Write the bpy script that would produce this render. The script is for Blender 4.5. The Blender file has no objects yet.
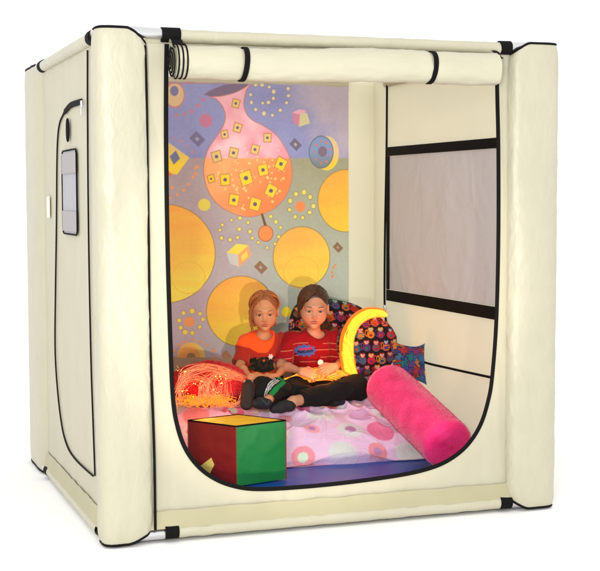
import bpy, math, random
import numpy as np
from mathutils import Vector, Matrix, Euler
try:
    import openvdb
except Exception:
    import pyopenvdb as openvdb

random.seed(7)
RNG = np.random.default_rng(7)
S = bpy.context.scene
COL = S.collection
PI = math.pi

# ------------------------------------------------------------------ camera
CPOS = np.array([-1.00594, -5.10079, 1.35189])
YAW, PIT, ROL, FPX = 0.3433, -0.066155, -0.003228, 1349.1
_d = np.array([math.sin(YAW)*math.cos(PIT), math.cos(YAW)*math.cos(PIT), math.sin(PIT)])
_r = np.array([math.cos(YAW), -math.sin(YAW), 0.0])
_u = np.cross(_r, _d)
_r2 = _r*math.cos(ROL)+_u*math.sin(ROL)
_u2 = -_r*math.sin(ROL)+_u*math.cos(ROL)
cd = bpy.data.cameras.new('camera')
cam = bpy.data.objects.new('camera', cd)
COL.objects.link(cam)
M = Matrix(((_r2[0], _u2[0], -_d[0], CPOS[0]), (_r2[1], _u2[1], -_d[1], CPOS[1]), (_r2[2], _u2[2], -_d[2], CPOS[2]), (0, 0, 0, 1)))
cam.matrix_world = M
cd.sensor_width = 36.0
cd.lens = FPX/600*36.0
cd.clip_start = 0.05
cd.clip_end = 500
S.camera = cam


def at(px, py, ax, val):
    """measured point of the photo -> real point on the plane axis ax = val"""
    v = (px-300)/FPX*_r2-(py-285.5)/FPX*_u2+_d
    t = (val-CPOS[ax])/v[ax]
    return Vector((CPOS+t*v).tolist())


# ------------------------------------------------------------------ world + lamps
W = bpy.data.worlds.new('World')
S.world = W
W.use_nodes = True
W.node_tree.nodes['Background'].inputs[0].default_value = (1, 1, 1, 1)
W.node_tree.nodes['Background'].inputs[1].default_value = 1.28
S.view_settings.view_transform = 'Standard'
S.view_settings.look = 'None'
S.view_settings.exposure = 0.0
S.view_settings.gamma = 1.0


def lamp(name, kind, loc, target, energy, size=0.1, color=(1, 1, 1), **kw):
    l = bpy.data.lights.new(name, kind)
    l.energy = energy
    l.color = color
    if kind == 'AREA':
        l.size = size
    if kind == 'SPOT':
        l.shadow_soft_size = size
        l.spot_size = kw.get('cone', 0.4)
        l.spot_blend = kw.get('blend', 0.3)
    o = bpy.data.objects.new(name, l)
    o.location = loc
    o.rotation_euler = (Vector(target)-Vector(loc)).to_track_quat('-Z', 'Y').to_euler()
    COL.objects.link(o)
    return o


lamp('studio_softbox', 'AREA', (-3.2, -5.2, 3.4), (0.7, 0.3, 1.0), 28, 1.2, (1.0, 0.985, 0.95))
lamp('added_fill_lamp', 'AREA', (-1.9, -5.6, 1.9), (1.5, 1.2, .8), 205, 0.7, (1.0, 0.98, 0.95))  # unseen fill lamp added near the camera to brighten the tent interior
lamp('projector_beam', 'SPOT', (-0.15, -5.2, 0.62), (1.30, 1.9, 1.05), 560, 0.05, (1.0, 0.90, 0.74), cone=0.36, blend=0.35)

# ------------------------------------------------------------------ noise
_lat = RNG.random((64, 64, 64)).astype(np.float32)


def vnoise(x, y, z):
    x, y, z = np.broadcast_arrays(np.asarray(x, np.float32), np.asarray(y, np.float32), np.asarray(z, np.float32))
    xi, yi, zi = np.floor(x).astype(int), np.floor(y).astype(int), np.floor(z).astype(int)
    fx, fy, fz = x-xi, y-yi, z-zi
    fx, fy, fz = [t*t*(3-2*t) for t in (fx, fy, fz)]
    r = 0
    for a in (0, 1):
        for b in (0, 1):
            for c in (0, 1):
                w = (fx if a else 1-fx)*(fy if b else 1-fy)*(fz if c else 1-fz)
                r = r+w*_lat[(xi+a) & 63, (yi+b) & 63, (zi+c) & 63]
    return r*2-1


def fbm(x, y, z, o=3):
    r, a, f = 0, 1.0, 1.0
    for i in range(o):
        r = r+a*vnoise(x*f+i*17.3, y*f+i*9.1, z*f+i*5.7)
        a *= .5
        f *= 2.03
    return r/1.8


# ------------------------------------------------------------------ materials
def s2l(c):
    return tuple((v/255/12.92 if v/255 <= .04045 else ((v/255+.055)/1.055)**2.4) for v in c)


def new_mat(name):
    m = bpy.data.materials.new(name)
    m.use_nodes = True
    return m, m.node_tree, m.node_tree.nodes['Principled BSDF']


def bump_chain(nt, b, specs, coord='Object'):
    tc = nt.nodes.new('ShaderNodeTexCoord')
    last = None
    for (scale, stretch, strength, dist, detail, distort) in specs:
        mp = nt.nodes.new('ShaderNodeMapping')
        mp.inputs['Scale'].default_value = stretch
        nt.links.new(tc.outputs[coord], mp.inputs[0])
        n = nt.nodes.new('ShaderNodeTexNoise')
        n.inputs['Scale'].default_value = scale
        n.inputs['Detail'].default_value = detail
        n.inputs['Distortion'].default_value = distort
        nt.links.new(mp.outputs[0], n.inputs['Vector'])
        bp = nt.nodes.new('ShaderNodeBump')
        bp.inputs['Strength'].default_value = strength
        bp.inputs['Distance'].default_value = dist
        nt.links.new(n.outputs['Fac'], bp.inputs['Height'])
        if last:
            nt.links.new(last.outputs[0], bp.inputs['Normal'])
        last = bp
    nt.links.new(last.outputs[0], b.inputs['Normal'])
    return tc, last


def mat(name, col, rough=.6, bumps=None, sheen=0, metal=0, coat=0, spec=.5, translucent=0, var=0, attr=None, emis=None, estr=0, subsurf=0, vscale=6):
    m, nt, b = new_mat(name)
    b.inputs['Base Color'].default_value = (*col, 1)
    b.inputs['Roughness'].default_value = rough
    b.inputs['Metallic'].default_value = metal
    b.inputs['Specular IOR Level'].default_value = spec
    b.inputs['Coat Weight'].default_value = coat
    b.inputs['Coat Roughness'].default_value = .25
    b.inputs['Sheen Weight'].default_value = sheen
    b.inputs['Sheen Roughness'].default_value = .4
    src = None
    if attr:
        a = nt.nodes.new('ShaderNodeAttribute')
        a.attribute_name = attr
        src = a.outputs['Color']
        nt.links.new(src, b.inputs['Base Color'])
    if var:
        n = nt.nodes.new('ShaderNodeTexNoise')
        n.inputs['Scale'].default_value = vscale
        n.inputs['Detail'].default_value = 5
        tc = nt.nodes.new('ShaderNodeTexCoord')
        nt.links.new(tc.outputs['Object'], n.inputs['Vector'])
        mr = nt.nodes.new('ShaderNodeMapRange')
        mr.inputs['From Min'].default_value = .3
        mr.inputs['From Max'].default_value = .7
        mr.inputs['To Min'].default_value = 1-var
        mr.inputs['To Max'].default_value = 1+var
        nt.links.new(n.outputs['Fac'], mr.inputs['Value'])
        vm = nt.nodes.new('ShaderNodeVectorMath')
        vm.operation = 'SCALE'
        vm.inputs[0].default_value = col
        if src:
            nt.links.new(src, vm.inputs[0])
        nt.links.new(mr.outputs[0], vm.inputs['Scale'])
        nt.links.new(vm.outputs[0], b.inputs['Base Color'])
    if subsurf:
        b.inputs['Subsurface Weight'].default_value = subsurf
        b.inputs['Subsurface Radius'].default_value = (.012, .005, .003)
        b.inputs['Subsurface Scale'].default_value = 1
    if bumps:
        bump_chain(nt, b, bumps)
    if emis:
        b.inputs['Emission Color'].default_value = (*emis, 1)
        b.inputs['Emission Strength'].default_value = estr
    if translucent:
        t = nt.nodes.new('ShaderNodeBsdfTranslucent')
        t.inputs[0].default_value = (*col, 1)
        mx = nt.nodes.new('ShaderNodeMixShader')
        mx.inputs[0].default_value = translucent
        out = nt.nodes['Material Output']
        nt.links.new(b.outputs[0], mx.inputs[1])
        nt.links.new(t.outputs[0], mx.inputs[2])
        nt.links.new(mx.outputs[0], out.inputs[0])
    return m


CREAM = (0.495, 0.468, 0.345)
wr = [(4, (1, 1, .3), .42, .03, 2, 1.0), (12, (1, 1, .5), .45, .010, 3, 1.6), (900, (1, 1, 1), .12, .0006, 1, 0)]
m_pad = mat('cream_vinyl_cover', (0.462, 0.437, 0.325), .40, wr, spec=.42, var=.03)
m_panel = mat('cream_coated_fabric', CREAM, .5, [(3, (1, 1, .4), .5, .03, 3, .8), (12, (1, 1, .4), .32, .008, 3, 1), (900, (1, 1, 1), .12, .0006, 1, 0)], translucent=.08, var=.02)
m_wall = mat('translucent_cream_wall', (.72, .68, .50), .5, [(3, (1, 1, .4), .25, .03, 3, .8), (12, (1, 1, .5), .12, .008, 3, 1), (900, (1, 1, 1), .12, .0006, 1, 0)], translucent=.5, var=.02)
m_roof = mat('translucent_roof', (.9, .88, .80), .5, [(3, (1, 1, .4), .25, .03, 3, .8)], translucent=.45)
m_roll = mat('rolled_cream_fabric', CREAM, .4, [(6, (.5, 1, 1), .5, .02, 3, 1), (20, (.5, 1, 1), .3, .008, 3, 1)], var=.02)
m_apron = mat('darker_cream_skirt_fabric', (0.385, 0.355, 0.215), .5, [(5, (.4, .4, 1), .4, .02, 3, 1)], var=.03)
m_black = mat('black_webbing', (.005, .0045, .0045), .8, [(700, (1, 1, 1), .3, .0008, 1, 0)], spec=.12)
m_metal = mat('brushed_aluminium', (.62, .61, .62), .32, [(60, (.1, 1, 1), .15, .001, 2, 0)], metal=1)
m_plas = mat('white_plastic_tab', (.75, .73, .62), .5)
m_backdrop = mat('white_studio_sweep', (.96, .96, .96), .9, spec=0)

# window mesh: fine lilac grey netting, slightly see-through
m_mesh, nt, b = new_mat('grey_window_netting')
b.inputs['Base Color'].default_value = (.60, .59, .66, 1)
b.inputs['Roughness'].default_value = .42
bump_chain(nt, b, [(4, (1, 1, .7), .6, .03, 3, .8), (30, (1, 1, .5), .3, .004, 3, 1), (1200, (1, 1, 1), .3, .0005, 0, 0)])
tr = nt.nodes.new('ShaderNodeBsdfTransparent')
tl = nt.nodes.new('ShaderNodeBsdfTranslucent')
tl.inputs[0].default_value = (.56, .53, .58, 1)
mx = nt.nodes.new('ShaderNodeMixShader')
mx.inputs[0].default_value = .35
mx2 = nt.nodes.new('ShaderNodeMixShader')
mx2.inputs[0].default_value = .10
nt.links.new(b.outputs[0], mx.inputs[1])
nt.links.new(tl.outputs[0], mx.inputs[2])
nt.links.new(mx.outputs[0], mx2.inputs[1])
nt.links.new(tr.outputs[0], mx2.inputs[2])
nt.links.new(mx2.outputs[0], nt.nodes['Material Output'].inputs[0])


# ------------------------------------------------------------------ mesh helpers
class MB:
    def __init__(s):
        s.v = []
        s.f = []
        s.c = []
        s.n = 0

    def add(s, v, f, c=None):
        v = np.asarray(v, float).reshape(-1, 3)
        s.v.append(v)
        s.f += [tuple(int(i)+s.n for i in q) for q in f]
        if c is not None:
            c = np.asarray(c, float)
            if c.ndim == 1:
                c = np.tile(c, (len(v), 1))
            s.c.append(c)
        s.n += len(v)
        return s

    def grid(s, P, closed_u=False, closed_v=False, c=None, flip=False):
        nu, nv = P.shape[:2]
        idx = np.arange(nu*nv).reshape(nu, nv)
        a = idx
        bq = np.roll(idx, -1, 0)
        cq = np.roll(bq, -1, 1)
        dq = np.roll(idx, -1, 1)
        if not closed_u:
            a, bq, cq, dq = [t[:-1] for t in (a, bq, cq, dq)]
        if not closed_v:
            a, bq, cq, dq = [t[:, :-1] for t in (a, bq, cq, dq)]
        F = np.stack([a, bq, cq, dq], -1).reshape(-1, 4)
        if flip:
            F = F[:, ::-1]
        return s.add(P.reshape(-1, 3), F, None if c is None else c.reshape(-1, 3))

    def tube(s, pts, r, n=8, closed=False, c=None, flat=1.0, up=None, caps=True):
        P = np.array([tuple(p) for p in pts], float)
        N = len(P)
        R = np.broadcast_to(np.asarray(r, float), (N,))
        T = np.gradient(P, axis=0) if not closed else np.roll(P, -1, 0)-np.roll(P, 1, 0)
        T /= np.linalg.norm(T, axis=1, keepdims=True)+1e-12
        u = np.array(up if up is not None else (0, 0, 1.0))
        if up is None and abs(T[0]@u) > .9:
            u = np.array((1.0, 0, 0))
        rings = []
        U = u-T[0]*(u@T[0])
        U /= np.linalg.norm(U)+1e-12
        for i in range(N):
            if up is not None:
                U = u-T[i]*(u@T[i])
            else:
                U = U-T[i]*(U@T[i])
            U /= np.linalg.norm(U)+1e-12
            V = np.cross(T[i], U)
            a = np.arange(n)/n*2*PI
            rings.append(P[i]+R[i]*(np.cos(a)[:, None]*U*flat+np.sin(a)[:, None]*V))
        G = np.array(rings)
        base = s.n
        s.grid(G, closed_u=closed, closed_v=True, c=None if c is None else np.tile(np.asarray(c, float), (N, n, 1)))
        if caps and not closed:
            s.f.append(tuple(base+i for i in range(n))[::-1])
            s.f.append(tuple(base+(N-1)*n+i for i in range(n)))
        return s

    def ribbon(s, pts, half, thick, normal, c=None):
        """flat band of webbing: width 2*half, thickness, lying on a surface with given normal(s)"""
        P = np.array([tuple(p) for p in pts], float)
        Nn = np.asarray(normal, float)
        if Nn.ndim == 1:
            Nn = np.tile(Nn, (len(P), 1))
        T = np.gradient(P, axis=0)
        T /= np.linalg.norm(T, axis=1, keepdims=True)+1e-12
        B = np.cross(T, Nn)
        B /= np.linalg.norm(B, axis=1, keepdims=True)+1e-12
        h, t = half, thick
        prof = [(-h, 0), (-h, t*.7), (-h*.8, t), (h*.8, t), (h, t*.7), (h, 0)]
        G = np.stack([P+B*a+Nn*bb for a, bb in prof], 1)
        base = s.n
        s.grid(G, closed_v=True)
        s.f.append(tuple(base+i for i in range(6))[::-1])
        s.f.append(tuple(base+(len(P)-1)*6+i for i in range(6)))
        return s

    def box(s, c, size, bev=.004, rot=None):
        sx, sy, sz = [v/2 for v in size]
        import bmesh
        bm = bmesh.new()
        bmesh.ops.create_cube(bm, size=1)
        bmesh.ops.scale(bm, vec=(2*sx, 2*sy, 2*sz), verts=bm.verts)
        if bev:
            bmesh.ops.bevel(bm, geom=list(bm.edges), offset=bev, segments=3, profile=.5, affect='EDGES')
        Mx = (rot.to_4x4() if rot else Matrix.Identity(4))
        bmesh.ops.transform(bm, matrix=Matrix.Translation(c) @ Mx, verts=bm.verts)
        bm.verts.index_update()
        s.add([tuple(v.co) for v in bm.verts], [[v.index for v in f.verts] for f in bm.faces])
        bm.free()
        return s

    def build(s, name, material, parent=None, smooth=True, **kw):
        V = np.concatenate(s.v)
        me = bpy.data.meshes.new(name)
        me.from_pydata(V.tolist(), [], s.f)
        if s.c:
            C = np.concatenate(s.c)
            ca = me.color_attributes.new('col', 'FLOAT_COLOR', 'POINT')
            ca.data.foreach_set('color', np.concatenate([C, np.ones((len(C), 1))], 1).astype(np.float32).ravel())
        me.materials.append(material)
        if smooth:
            me.polygons.foreach_set('use_smooth', [True]*len(me.polygons))
            try:
                me.set_sharp_from_angle(angle=math.radians(50))
            except Exception:
                pass
        me.update()
        return link(name, me, parent, **kw)


def link(name, me, parent=None, label=None, cat=None, group=None, kind=None):
    o = bpy.data.objects.new(name, me)
    COL.objects.link(o)
    if parent is not None:
        o.parent = parent
        o.matrix_parent_inverse = Matrix.Translation(-WORLDLOC[parent.name])
        WORLDLOC[o.name] = Vector((0, 0, 0))
    else:
        # put the origin of a lone mesh at its base
        co = np.empty(len(me.vertices)*3, np.float32)
        me.vertices.foreach_get('co', co)
        co = co.reshape(-1, 3)
        b = Vector(((co[:, 0].min()+co[:, 0].max())/2, (co[:, 1].min()+co[:, 1].max())/2, co[:, 2].min()))
        me.transform(Matrix.Translation(-b))
        o.location = b
        WORLDLOC[o.name] = b
    for k, v in (('label', label), ('category', cat), ('group', group), ('kind', kind)):
        if v:
            o[k] = v
    return o


WORLDLOC = {}


def thing(name, loc, label, cat, group=None):
    o = bpy.data.objects.new(name, None)
    o.location = loc
    o.empty_display_size = .1
    COL.objects.link(o)
    WORLDLOC[o.name] = Vector(loc)
    o['label'] = label
    o['category'] = cat
    if group:
        o['group'] = group
    return o


def smooth_path(pts, n, closed=False):
    """Catmull-Rom resample"""
    P = np.array([tuple(p) for p in pts], float)
    if closed:
        Q = np.vstack([P[-1], P, P[0], P[1]])
    else:
        Q = np.vstack([2*P[0]-P[1], P, 2*P[-1]-P[-2]])
    out = []
    k = len(Q)-3
    m = max(2, int(round(n/k)))
    for i in range(k):
        p0, p1, p2, p3 = Q[i:i+4]
        for j in range(m):
            t = j/m
            out.append(.5*((2*p1)+(-p0+p2)*t+(2*p0-5*p1+4*p2-p3)*t*t+(-p0+3*p1-3*p2+p3)*t**3))
    if not closed:
        out.append(P[-1])
    return np.array(out)


def resample(P, n):
    P = np.asarray(P, float)
    s = np.r_[0, np.cumsum(np.linalg.norm(np.diff(P, axis=0), axis=1))]
    t = np.linspace(0, s[-1], n)
    return np.stack([np.interp(t, s, P[:, i]) for i in range(P.shape[1])], 1)


# ------------------------------------------------------------------ signed distance fields
class Field:
    def __init__(s, lo, hi, vox):
        s.lo = np.array(lo, float)
        s.vox = vox
        s.n = np.ceil((np.array(hi)-s.lo)/vox).astype(int)+1
        s.D = np.full(s.n, .05, np.float32)

    def _blk(s, lo, hi):
        i0 = np.clip(np.floor((np.array(lo)-s.lo)/s.vox).astype(int), 0, s.n-1)
        i1 = np.clip(np.ceil((np.array(hi)-s.lo)/s.vox).astype(int)+1, 1, s.n)
        sl = tuple(slice(a, max(b, a+1)) for a, b in zip(i0, i1))
        ax = [s.lo[k]+np.arange(sl[k].start, sl[k].stop)*s.vox for k in range(3)]
        X = ax[0][:, None, None].astype(np.float32)
        Y = ax[1][None, :, None].astype(np.float32)
        Z = ax[2][None, None, :].astype(np.float32)
        return sl, X, Y, Z

    def op(s, fn, lo, hi, k=.01, sub=False):
        sl, X, Y, Z = s._blk(np.array(lo)-.02-k, np.array(hi)+.02+k)
        d = np.asarray(fn(X, Y, Z), np.float32)
        D = s.D[sl]
        if not sub:
            h = np.clip(.5+.5*(D-d)/k, 0, 1)
            s.D[sl] = D*(1-h)+d*h-k*h*(1-h)
        else:
            h = np.clip(.5-.5*(D+d)/k, 0, 1)
            s.D[sl] = D*(1-h)-d*h+k*h*(1-h)
        return s

    def cap(s, a, b, ra, rb, k=.012, sub=False):
        a, b = np.array(a, float), np.array(b, float)
        R = max(ra, rb)

        def fn(X, Y, Z):
            ab = b-a
            L = ab@ab+1e-12
            t = ((X-a[0])*ab[0]+(Y-a[1])*ab[1]+(Z-a[2])*ab[2])/L
            t = np.clip(t, 0, 1)
            return np.sqrt((X-a[0]-ab[0]*t)**2+(Y-a[1]-ab[1]*t)**2+(Z-a[2]-ab[2]*t)**2)-(ra+(rb-ra)*t)
        return s.op(fn, np.minimum(a, b)-R, np.maximum(a, b)+R, k, sub)

    def ell(s, c, r, R=None, k=.012, sub=False):
        c = np.array(c, float)
        r = np.array(r, float)
        Ri = np.array(R.to_3x3() if R is not None else Matrix.Identity(3)).T
        m = r.max()

        def fn(X, Y, Z):
            x, y, z = X-c[0], Y-c[1], Z-c[2]
            p = [Ri[i, 0]*x+Ri[i, 1]*y+Ri[i, 2]*z for i in range(3)]
            k0 = np.sqrt(sum((p[i]/r[i])**2 for i in range(3)))
            k1 = np.sqrt(sum((p[i]/r[i]**2)**2 for i in range(3)))+1e-9
            return k0*(k0-1)/k1
        return s.op(fn, c-m, c+m, k, sub)

    def warp(s, amp, fn):
        sl, X, Y, Z = s._blk(s.lo, s.lo+s.n*s.vox)
        s.D += amp*fn(X, Y, Z).astype(np.float32)
        return s

    def cut(s, p, nrm, keep_neg=True, k=.003, R=None):
        """cut with a plane; only inside radius R of p when given"""
        p = np.array(p, float)
        nrm = np.array(nrm, float)
        nrm /= np.linalg.norm(nrm)

        def fn(X, Y, Z):
            d = -((X-p[0])*nrm[0]+(Y-p[1])*nrm[1]+(Z-p[2])*nrm[2])
            if R:
                d = np.maximum(d, np.sqrt((X-p[0])**2+(Y-p[1])**2+(Z-p[2])**2)-R)
            return d
        if R:
            return s.op(fn, p-R, p+R, k, True)
        return s.op(fn, s.lo, s.lo+s.n*s.vox, k, True)

    def mesh(s, name, material, parent, color=None, **kw):
        g = openvdb.FloatGrid(.03)
        g.copyFromArray(np.clip(s.D, -.03, .03))
        pts, _tri, quads = g.convertToPolygons(isovalue=0.0)
        P = pts*s.vox+s.lo
        # orientation test: signed volume
        q = quads.astype(int)
        a, b2, c2 = P[q[:, 0]], P[q[:, 1]], P[q[:, 2]]
        if (np.einsum('ij,ij->i', a, np.cross(b2, c2))).sum() < 0:
            q = q[:, ::-1]
        mb = MB()
        mb.v = [P]
        mb.f = q.tolist()
        if color is not None:
            mb.c = [np.asarray(color(P), float)]
        return mb.build(name, material, parent, **kw)


# ================================================================== SETTING
mb = MB()
mb.add([(-60, -60, -.012), (60, -60, -.012), (60, 60, -.012), (-60, 60, -.012)], [(0, 1, 2, 3)])
mb.build('studio_floor', m_backdrop, kind='structure')

# ================================================================== TENT
WX, DY, HZ = 2.005, 1.95, 2.0
tent = thing('play_tent', (1.0, .98, 0), 'large cream fabric cube tent with black piping and a wide front opening', 'play tent')


def superell(cx, cy, hx, hy, e, n):
    a = np.arange(n)/n*2*PI
    c, s_ = np.cos(a), np.sin(a)
    return np.stack([cx+hx*np.sign(c)*np.abs(c)**(2/e), cy+hy*np.sign(s_)*np.abs(s_)**(2/e)], 1)


def post_cover(cx, cy, hx, hy, zt, zb, seed, e=3.4, flat=1.0):
    n, nz = 96, 180
    P2 = superell(cx, cy, hx, hy, e, n)
    G = np.zeros((nz, n, 3))
    z = np.linspace(0, 1, nz)[:, None]
    top = np.array([zt(x, y) for x, y in P2])[None]
    bot = np.array([zb(x, y) for x, y in P2])[None]
    Z = bot+(top-bot)*z
    dx = (P2[:, 0]-cx)[None]
    dy = (P2[:, 1]-cy)[None]
    L = np.sqrt(dx**2+dy**2)+1e-9
    # creased vinyl: diagonal drag lines plus soft pillowing
    ang = np.arctan2(dy, dx)
    w = .0024*fbm(ang*1.6+seed, Z*4+ang*1.2, seed+0*Z, 4)
    ridg = 1-np.abs(vnoise(ang*2.2+Z*5, Z*9-ang*2.5, seed+0*Z))
    w = w+.0022*ridg**6
    ridg2 = 1-np.abs(vnoise(ang*4.2-Z*7, Z*16+ang*3.5, seed+3+0*Z))
    w = w+.0014*ridg2**5
    edge = np.minimum(Z-bot, top-Z)
    w = (w-.012*np.exp(-edge/.02))*flat
    G[..., 0] = P2[:, 0][None]+dx/L*w
    G[..., 1] = P2[:, 1][None]+dy/L*w
    G[..., 2] = Z
    m = MB().grid(G, closed_v=True, flip=True)
    b0 = m.n-nz*n
    # closing lids
    for row, zz in ((0, None), (nz-1, None)):
        ctr = G[row].mean(0)
        m.add([ctr], [])
        ci = m.n-1
        for i in range(n):
            a, b_ = row*n+i, row*n+(i+1) % n
            m.f.append((ci, b_, a) if row == 0 else (ci, a, b_))
    return m, G


def hem(G, row, r=.0055):
    return MB().tube([tuple(p) for p in G[row]], r, 8, closed=True)


# front-left
pc = thing  # alias unused
zt1 = lambda x, y: 1.995-max(0, (x-.12))**1.5*2.2+.0*y
zb1 = lambda x, y: .0+max(0, (x-.10))**1.5*1.1
m1, G1 = post_cover(.105, .062, .105, .075, zt1, zb1, 3.1)
po = m1.build('post_cover', m_pad, tent)
hem(G1, -1).build('piping', m_black, po)
hem(G1, 0).build('piping', m_black, po)
pl = [(np.interp(z, [.05, .9, 1.93], [.214, .201, .193])+.002*math.sin(z*5), .006+.004*math.sin(z*9+1), z) for z in np.linspace(.045, 1.93, 60)]
MB().tube(pl, .0055, 8).build('piping', m_black, po)
# front-right
zt2 = lambda x, y: 1.995-max(0, (1.85-x))**1.5*2.0
zb2 = lambda x, y: .0+max(0, (1.86-x))**1.5*1.6
m2, G2 = post_cover(1.888, .062, .118, .078, zt2, zb2, 11.7)
po = m2.build('post_cover', m_pad, tent)
hem(G2, -1).build('piping', m_black, po)
hem(G2, 0).build('piping', m_black, po)
# rear-left
m3, G3 = post_cover(.10, 1.70, .105, .26, lambda x, y: 1.99-.02*max(0, 1.5-y)/.06, lambda x, y: 0.0+.02*max(0, 1.5-y)/.06, 23.3, e=3.2)
po = m3.build('post_cover', m_pad, tent)
hem(G3, -1).build('piping', m_black, po)
hem(G3, 0).build('piping', m_black, po)
# rear-right: outer sleeve round the corner, bulging into the room as the plain strip beside the projected picture
m4, G4 = post_cover(2.03, 2.03, .07, .07, lambda x, y: 1.99, lambda x, y: 0.0, 31.3, e=7, flat=.15)
po = m4.build('post_cover', m_pad, tent)


# beams
def beam(p0, p1, name='beam_cover', r=.026, seed=0, mt=None):
    P = np.linspace(p0, p1, 120)
    n = 20
    T = (np.array(p1)-np.array(p0))
    T = T/np.linalg.norm(T)
    U = np.array((0, 0, 1.0))
    V = np.cross(T, U)
    G = np.zeros((120, n, 3))
    for i in range(n):
        a = i/n*2*PI
        rr = r*(1+.10*fbm(np.arange(120)*.25+seed, np.full(120, a), np.full(120, seed*1.0), 3))
        G[:, i] = P+rr[:, None]*(math.cos(a)*U+math.sin(a)*V)
    m = MB().grid(G, closed_v=True)
    return m.build(name, mt or m_pad, tent)


ZT, ZB = 1.972, .028
beam((.29, .03, ZT), (1.75, .03, ZT), seed=1)
beam((.27, .028, ZB), (1.76, .028, ZB), seed=2)
beam((.028, .22, ZT), (.028, 1.42, ZT), seed=3)
beam((.028, .16, ZB), (.028, 1.42, ZB), seed=4)
beam((1.975, .15, ZT), (1.975, 1.8, ZT), seed=5)
beam((1.975, .15, ZB), (1.975, 1.8, ZB), seed=6)
beam((.2, 1.965, ZT), (1.8, 1.965, ZT), seed=7)
beam((.2, 1.965, ZB), (1.8, 1.965, ZB), seed=8)
# bare alloy ends, corner castings and black webbing cuffs
for p0, p1 in [((.05, .02, 1.985), (.30, .03, 1.978)), ((1.76, .03, 1.978), (1.97, .03, 1.988)), ((.10, .028, .022), (.30, .028, .022)), ((1.77, .028, .022), (1.96, .028, .015)),
               ((.028, .08, 1.985), (.028, .2, 1.98)), ((.028, 1.44, 1.98), (.028, 1.80, 1.995)), ((.028, 1.44, .02), (.028, 1.6, .018))]:
    MB().tube(np.linspace(p0, p1, 5), .021, 16).build('alloy_tube', m_metal, tent)
for p0, p1 in [((.262, .03, ZT+.004), (.335, .03, ZT+.004)), ((1.722, .03, ZT+.003), (1.775, .03, ZT+.004)), ((.255, .028, .030), (.31, .028, .030)), ((1.735, .028, .030), (1.79, .028, .028)),
               ((.028, .15, ZT+.002), (.028, .21, ZT+.002)), ((.028, 1.37, ZT+.002), (.028, 1.44, ZT+.002)), ((.028, 1.36, .03), (.028, 1.43, .028))]:
    MB().tube(np.linspace(p0, p1, 6), .029, 20).build('webbing_cuff', m_black, tent)
MB().box((.075, .07, 1.995), (.12, .11, .018), .006).build('corner_plate', m_metal, tent)
MB().box((1.92, .07, 1.996), (.14, .11, .018), .006).build('corner_plate', m_metal, tent)
MB().box((.06, 1.88, 1.998), (.07, .12, .02), .006).build('corner_plate', m_metal, tent)

# front panel with its D-shaped opening (points measured off the photo on the real panel plane)
YF = .035
Dpx = [(166.5, 44), (166, 78), (166, 150), (167.5, 250), (170.5, 350), (173, 400), (177, 425), (184, 446), (195, 463), (210, 476), (230, 485), (256, 489), (300, 487), (350, 482),
       (400, 475), (430, 468), (450, 459), (467, 445), (480, 425), (488, 400), (492, 375), (496, 320), (498, 240), (498, 150), (497, 100), (496, 46)]
Dp = smooth_path([at(x, y, 1, YF) for x, y in Dpx], 400)
Dp = resample(Dp, 360)
opening = Dp.copy()
L0, L1 = .15, 1.86
cornerL, cornerR = 0, 0
ang45L = np.argmin(np.abs((Dp[:, 0]-L0)-(Dp[:, 2]-.02))+(Dp[:, 0] > .9)*9)
ang45R = np.argmin(np.abs((L1-Dp[:, 0])-(Dp[:, 2]-.02))+(Dp[:, 0] < .9)*9)
out = np.zeros((360, 3))
out[:, 1] = YF
z0 = Dp[0, 2]
for i in range(360):
    if i <= ang45L:
        out[i] = (L0, YF, Dp[i, 2]+(0.03-Dp[ang45L, 2])*(i/ang45L)**3)
    elif i >= ang45R:
        out[i] = (L1, YF, Dp[i, 2]+(0.03-Dp[ang45R, 2])*((359-i)/(359-ang45R))**3)
    else:
        t = (i-ang45L)/(ang45R-ang45L)
        out[i] = (L0+(L1-L0)*t, YF, .03)
nr = 26
t = np.linspace(0, 1, nr)[None, :, None]
G = Dp[:, None, :]*(1-t)+out[:, None, :]*t
wv = fbm(G[..., 0]*5+2, G[..., 2]*3, 0*G[..., 0], 3)*.006*np.sin(t[..., 0]*PI)
# long tension folds running down beside the opening
wv = wv+.004*np.sin(t[..., 0]*PI)*(1-np.abs(vnoise(G[..., 0]*26, G[..., 2]*2.2+G[..., 0]*8, 0*G[..., 0]+4)))**4
G[..., 1] += wv
fp = MB().grid(G).build('front_panel', m_panel, tent)
nrm = np.tile((0, -1.0, 0), (360, 1))
MB().ribbon(opening+np.array((0, -.001, 0)), .0085, .006, (0, -1, 0)).build('edge_binding', m_black, fp)

# header strip above the rolled door
zz = np.linspace(1.86, ZT, 8)
xx = np.linspace(.2, 1.8, 90)
X, Z = np.meshgrid(xx, zz, indexing='ij')
MB().grid(np.stack([X, np.full_like(X, .04)+.003*fbm(X*8, Z*8, 0*X), Z], -1)).build('header_panel', m_panel, tent)


# skirts (slanted strip between wall and bottom tube)
def skirt(p0, p1, inward, name='bottom_skirt'):
    n = 120
    P = np.linspace(p0, p1, n)
    inw = np.array(inward, float)
    prof = [(.004, .045), (.010, .062), (.0145, .09), (.022, .112)]
    G = np.zeros((n, len(prof), 3))
    for k, (a, z) in enumerate(prof):
        G[:, k] = P+inw*a
        G[:, k, 2] = z+.003*vnoise(np.arange(n)*.15, np.full(n, k*1.0), np.zeros(n))*(k == 3)
        G[:, k] -= inw*(.003*fbm(np.arange(n)*.3, np.full(n, k*.7), np.zeros(n))[:, None])
    MB().grid(G).build(name, m_apron, tent)


skirt((.19, .005, 0), (1.80, .005, 0), (0, 1, 0))
skirt((.002, .13, 0), (.002, 1.45, 0), (1, 0, 0))

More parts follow.
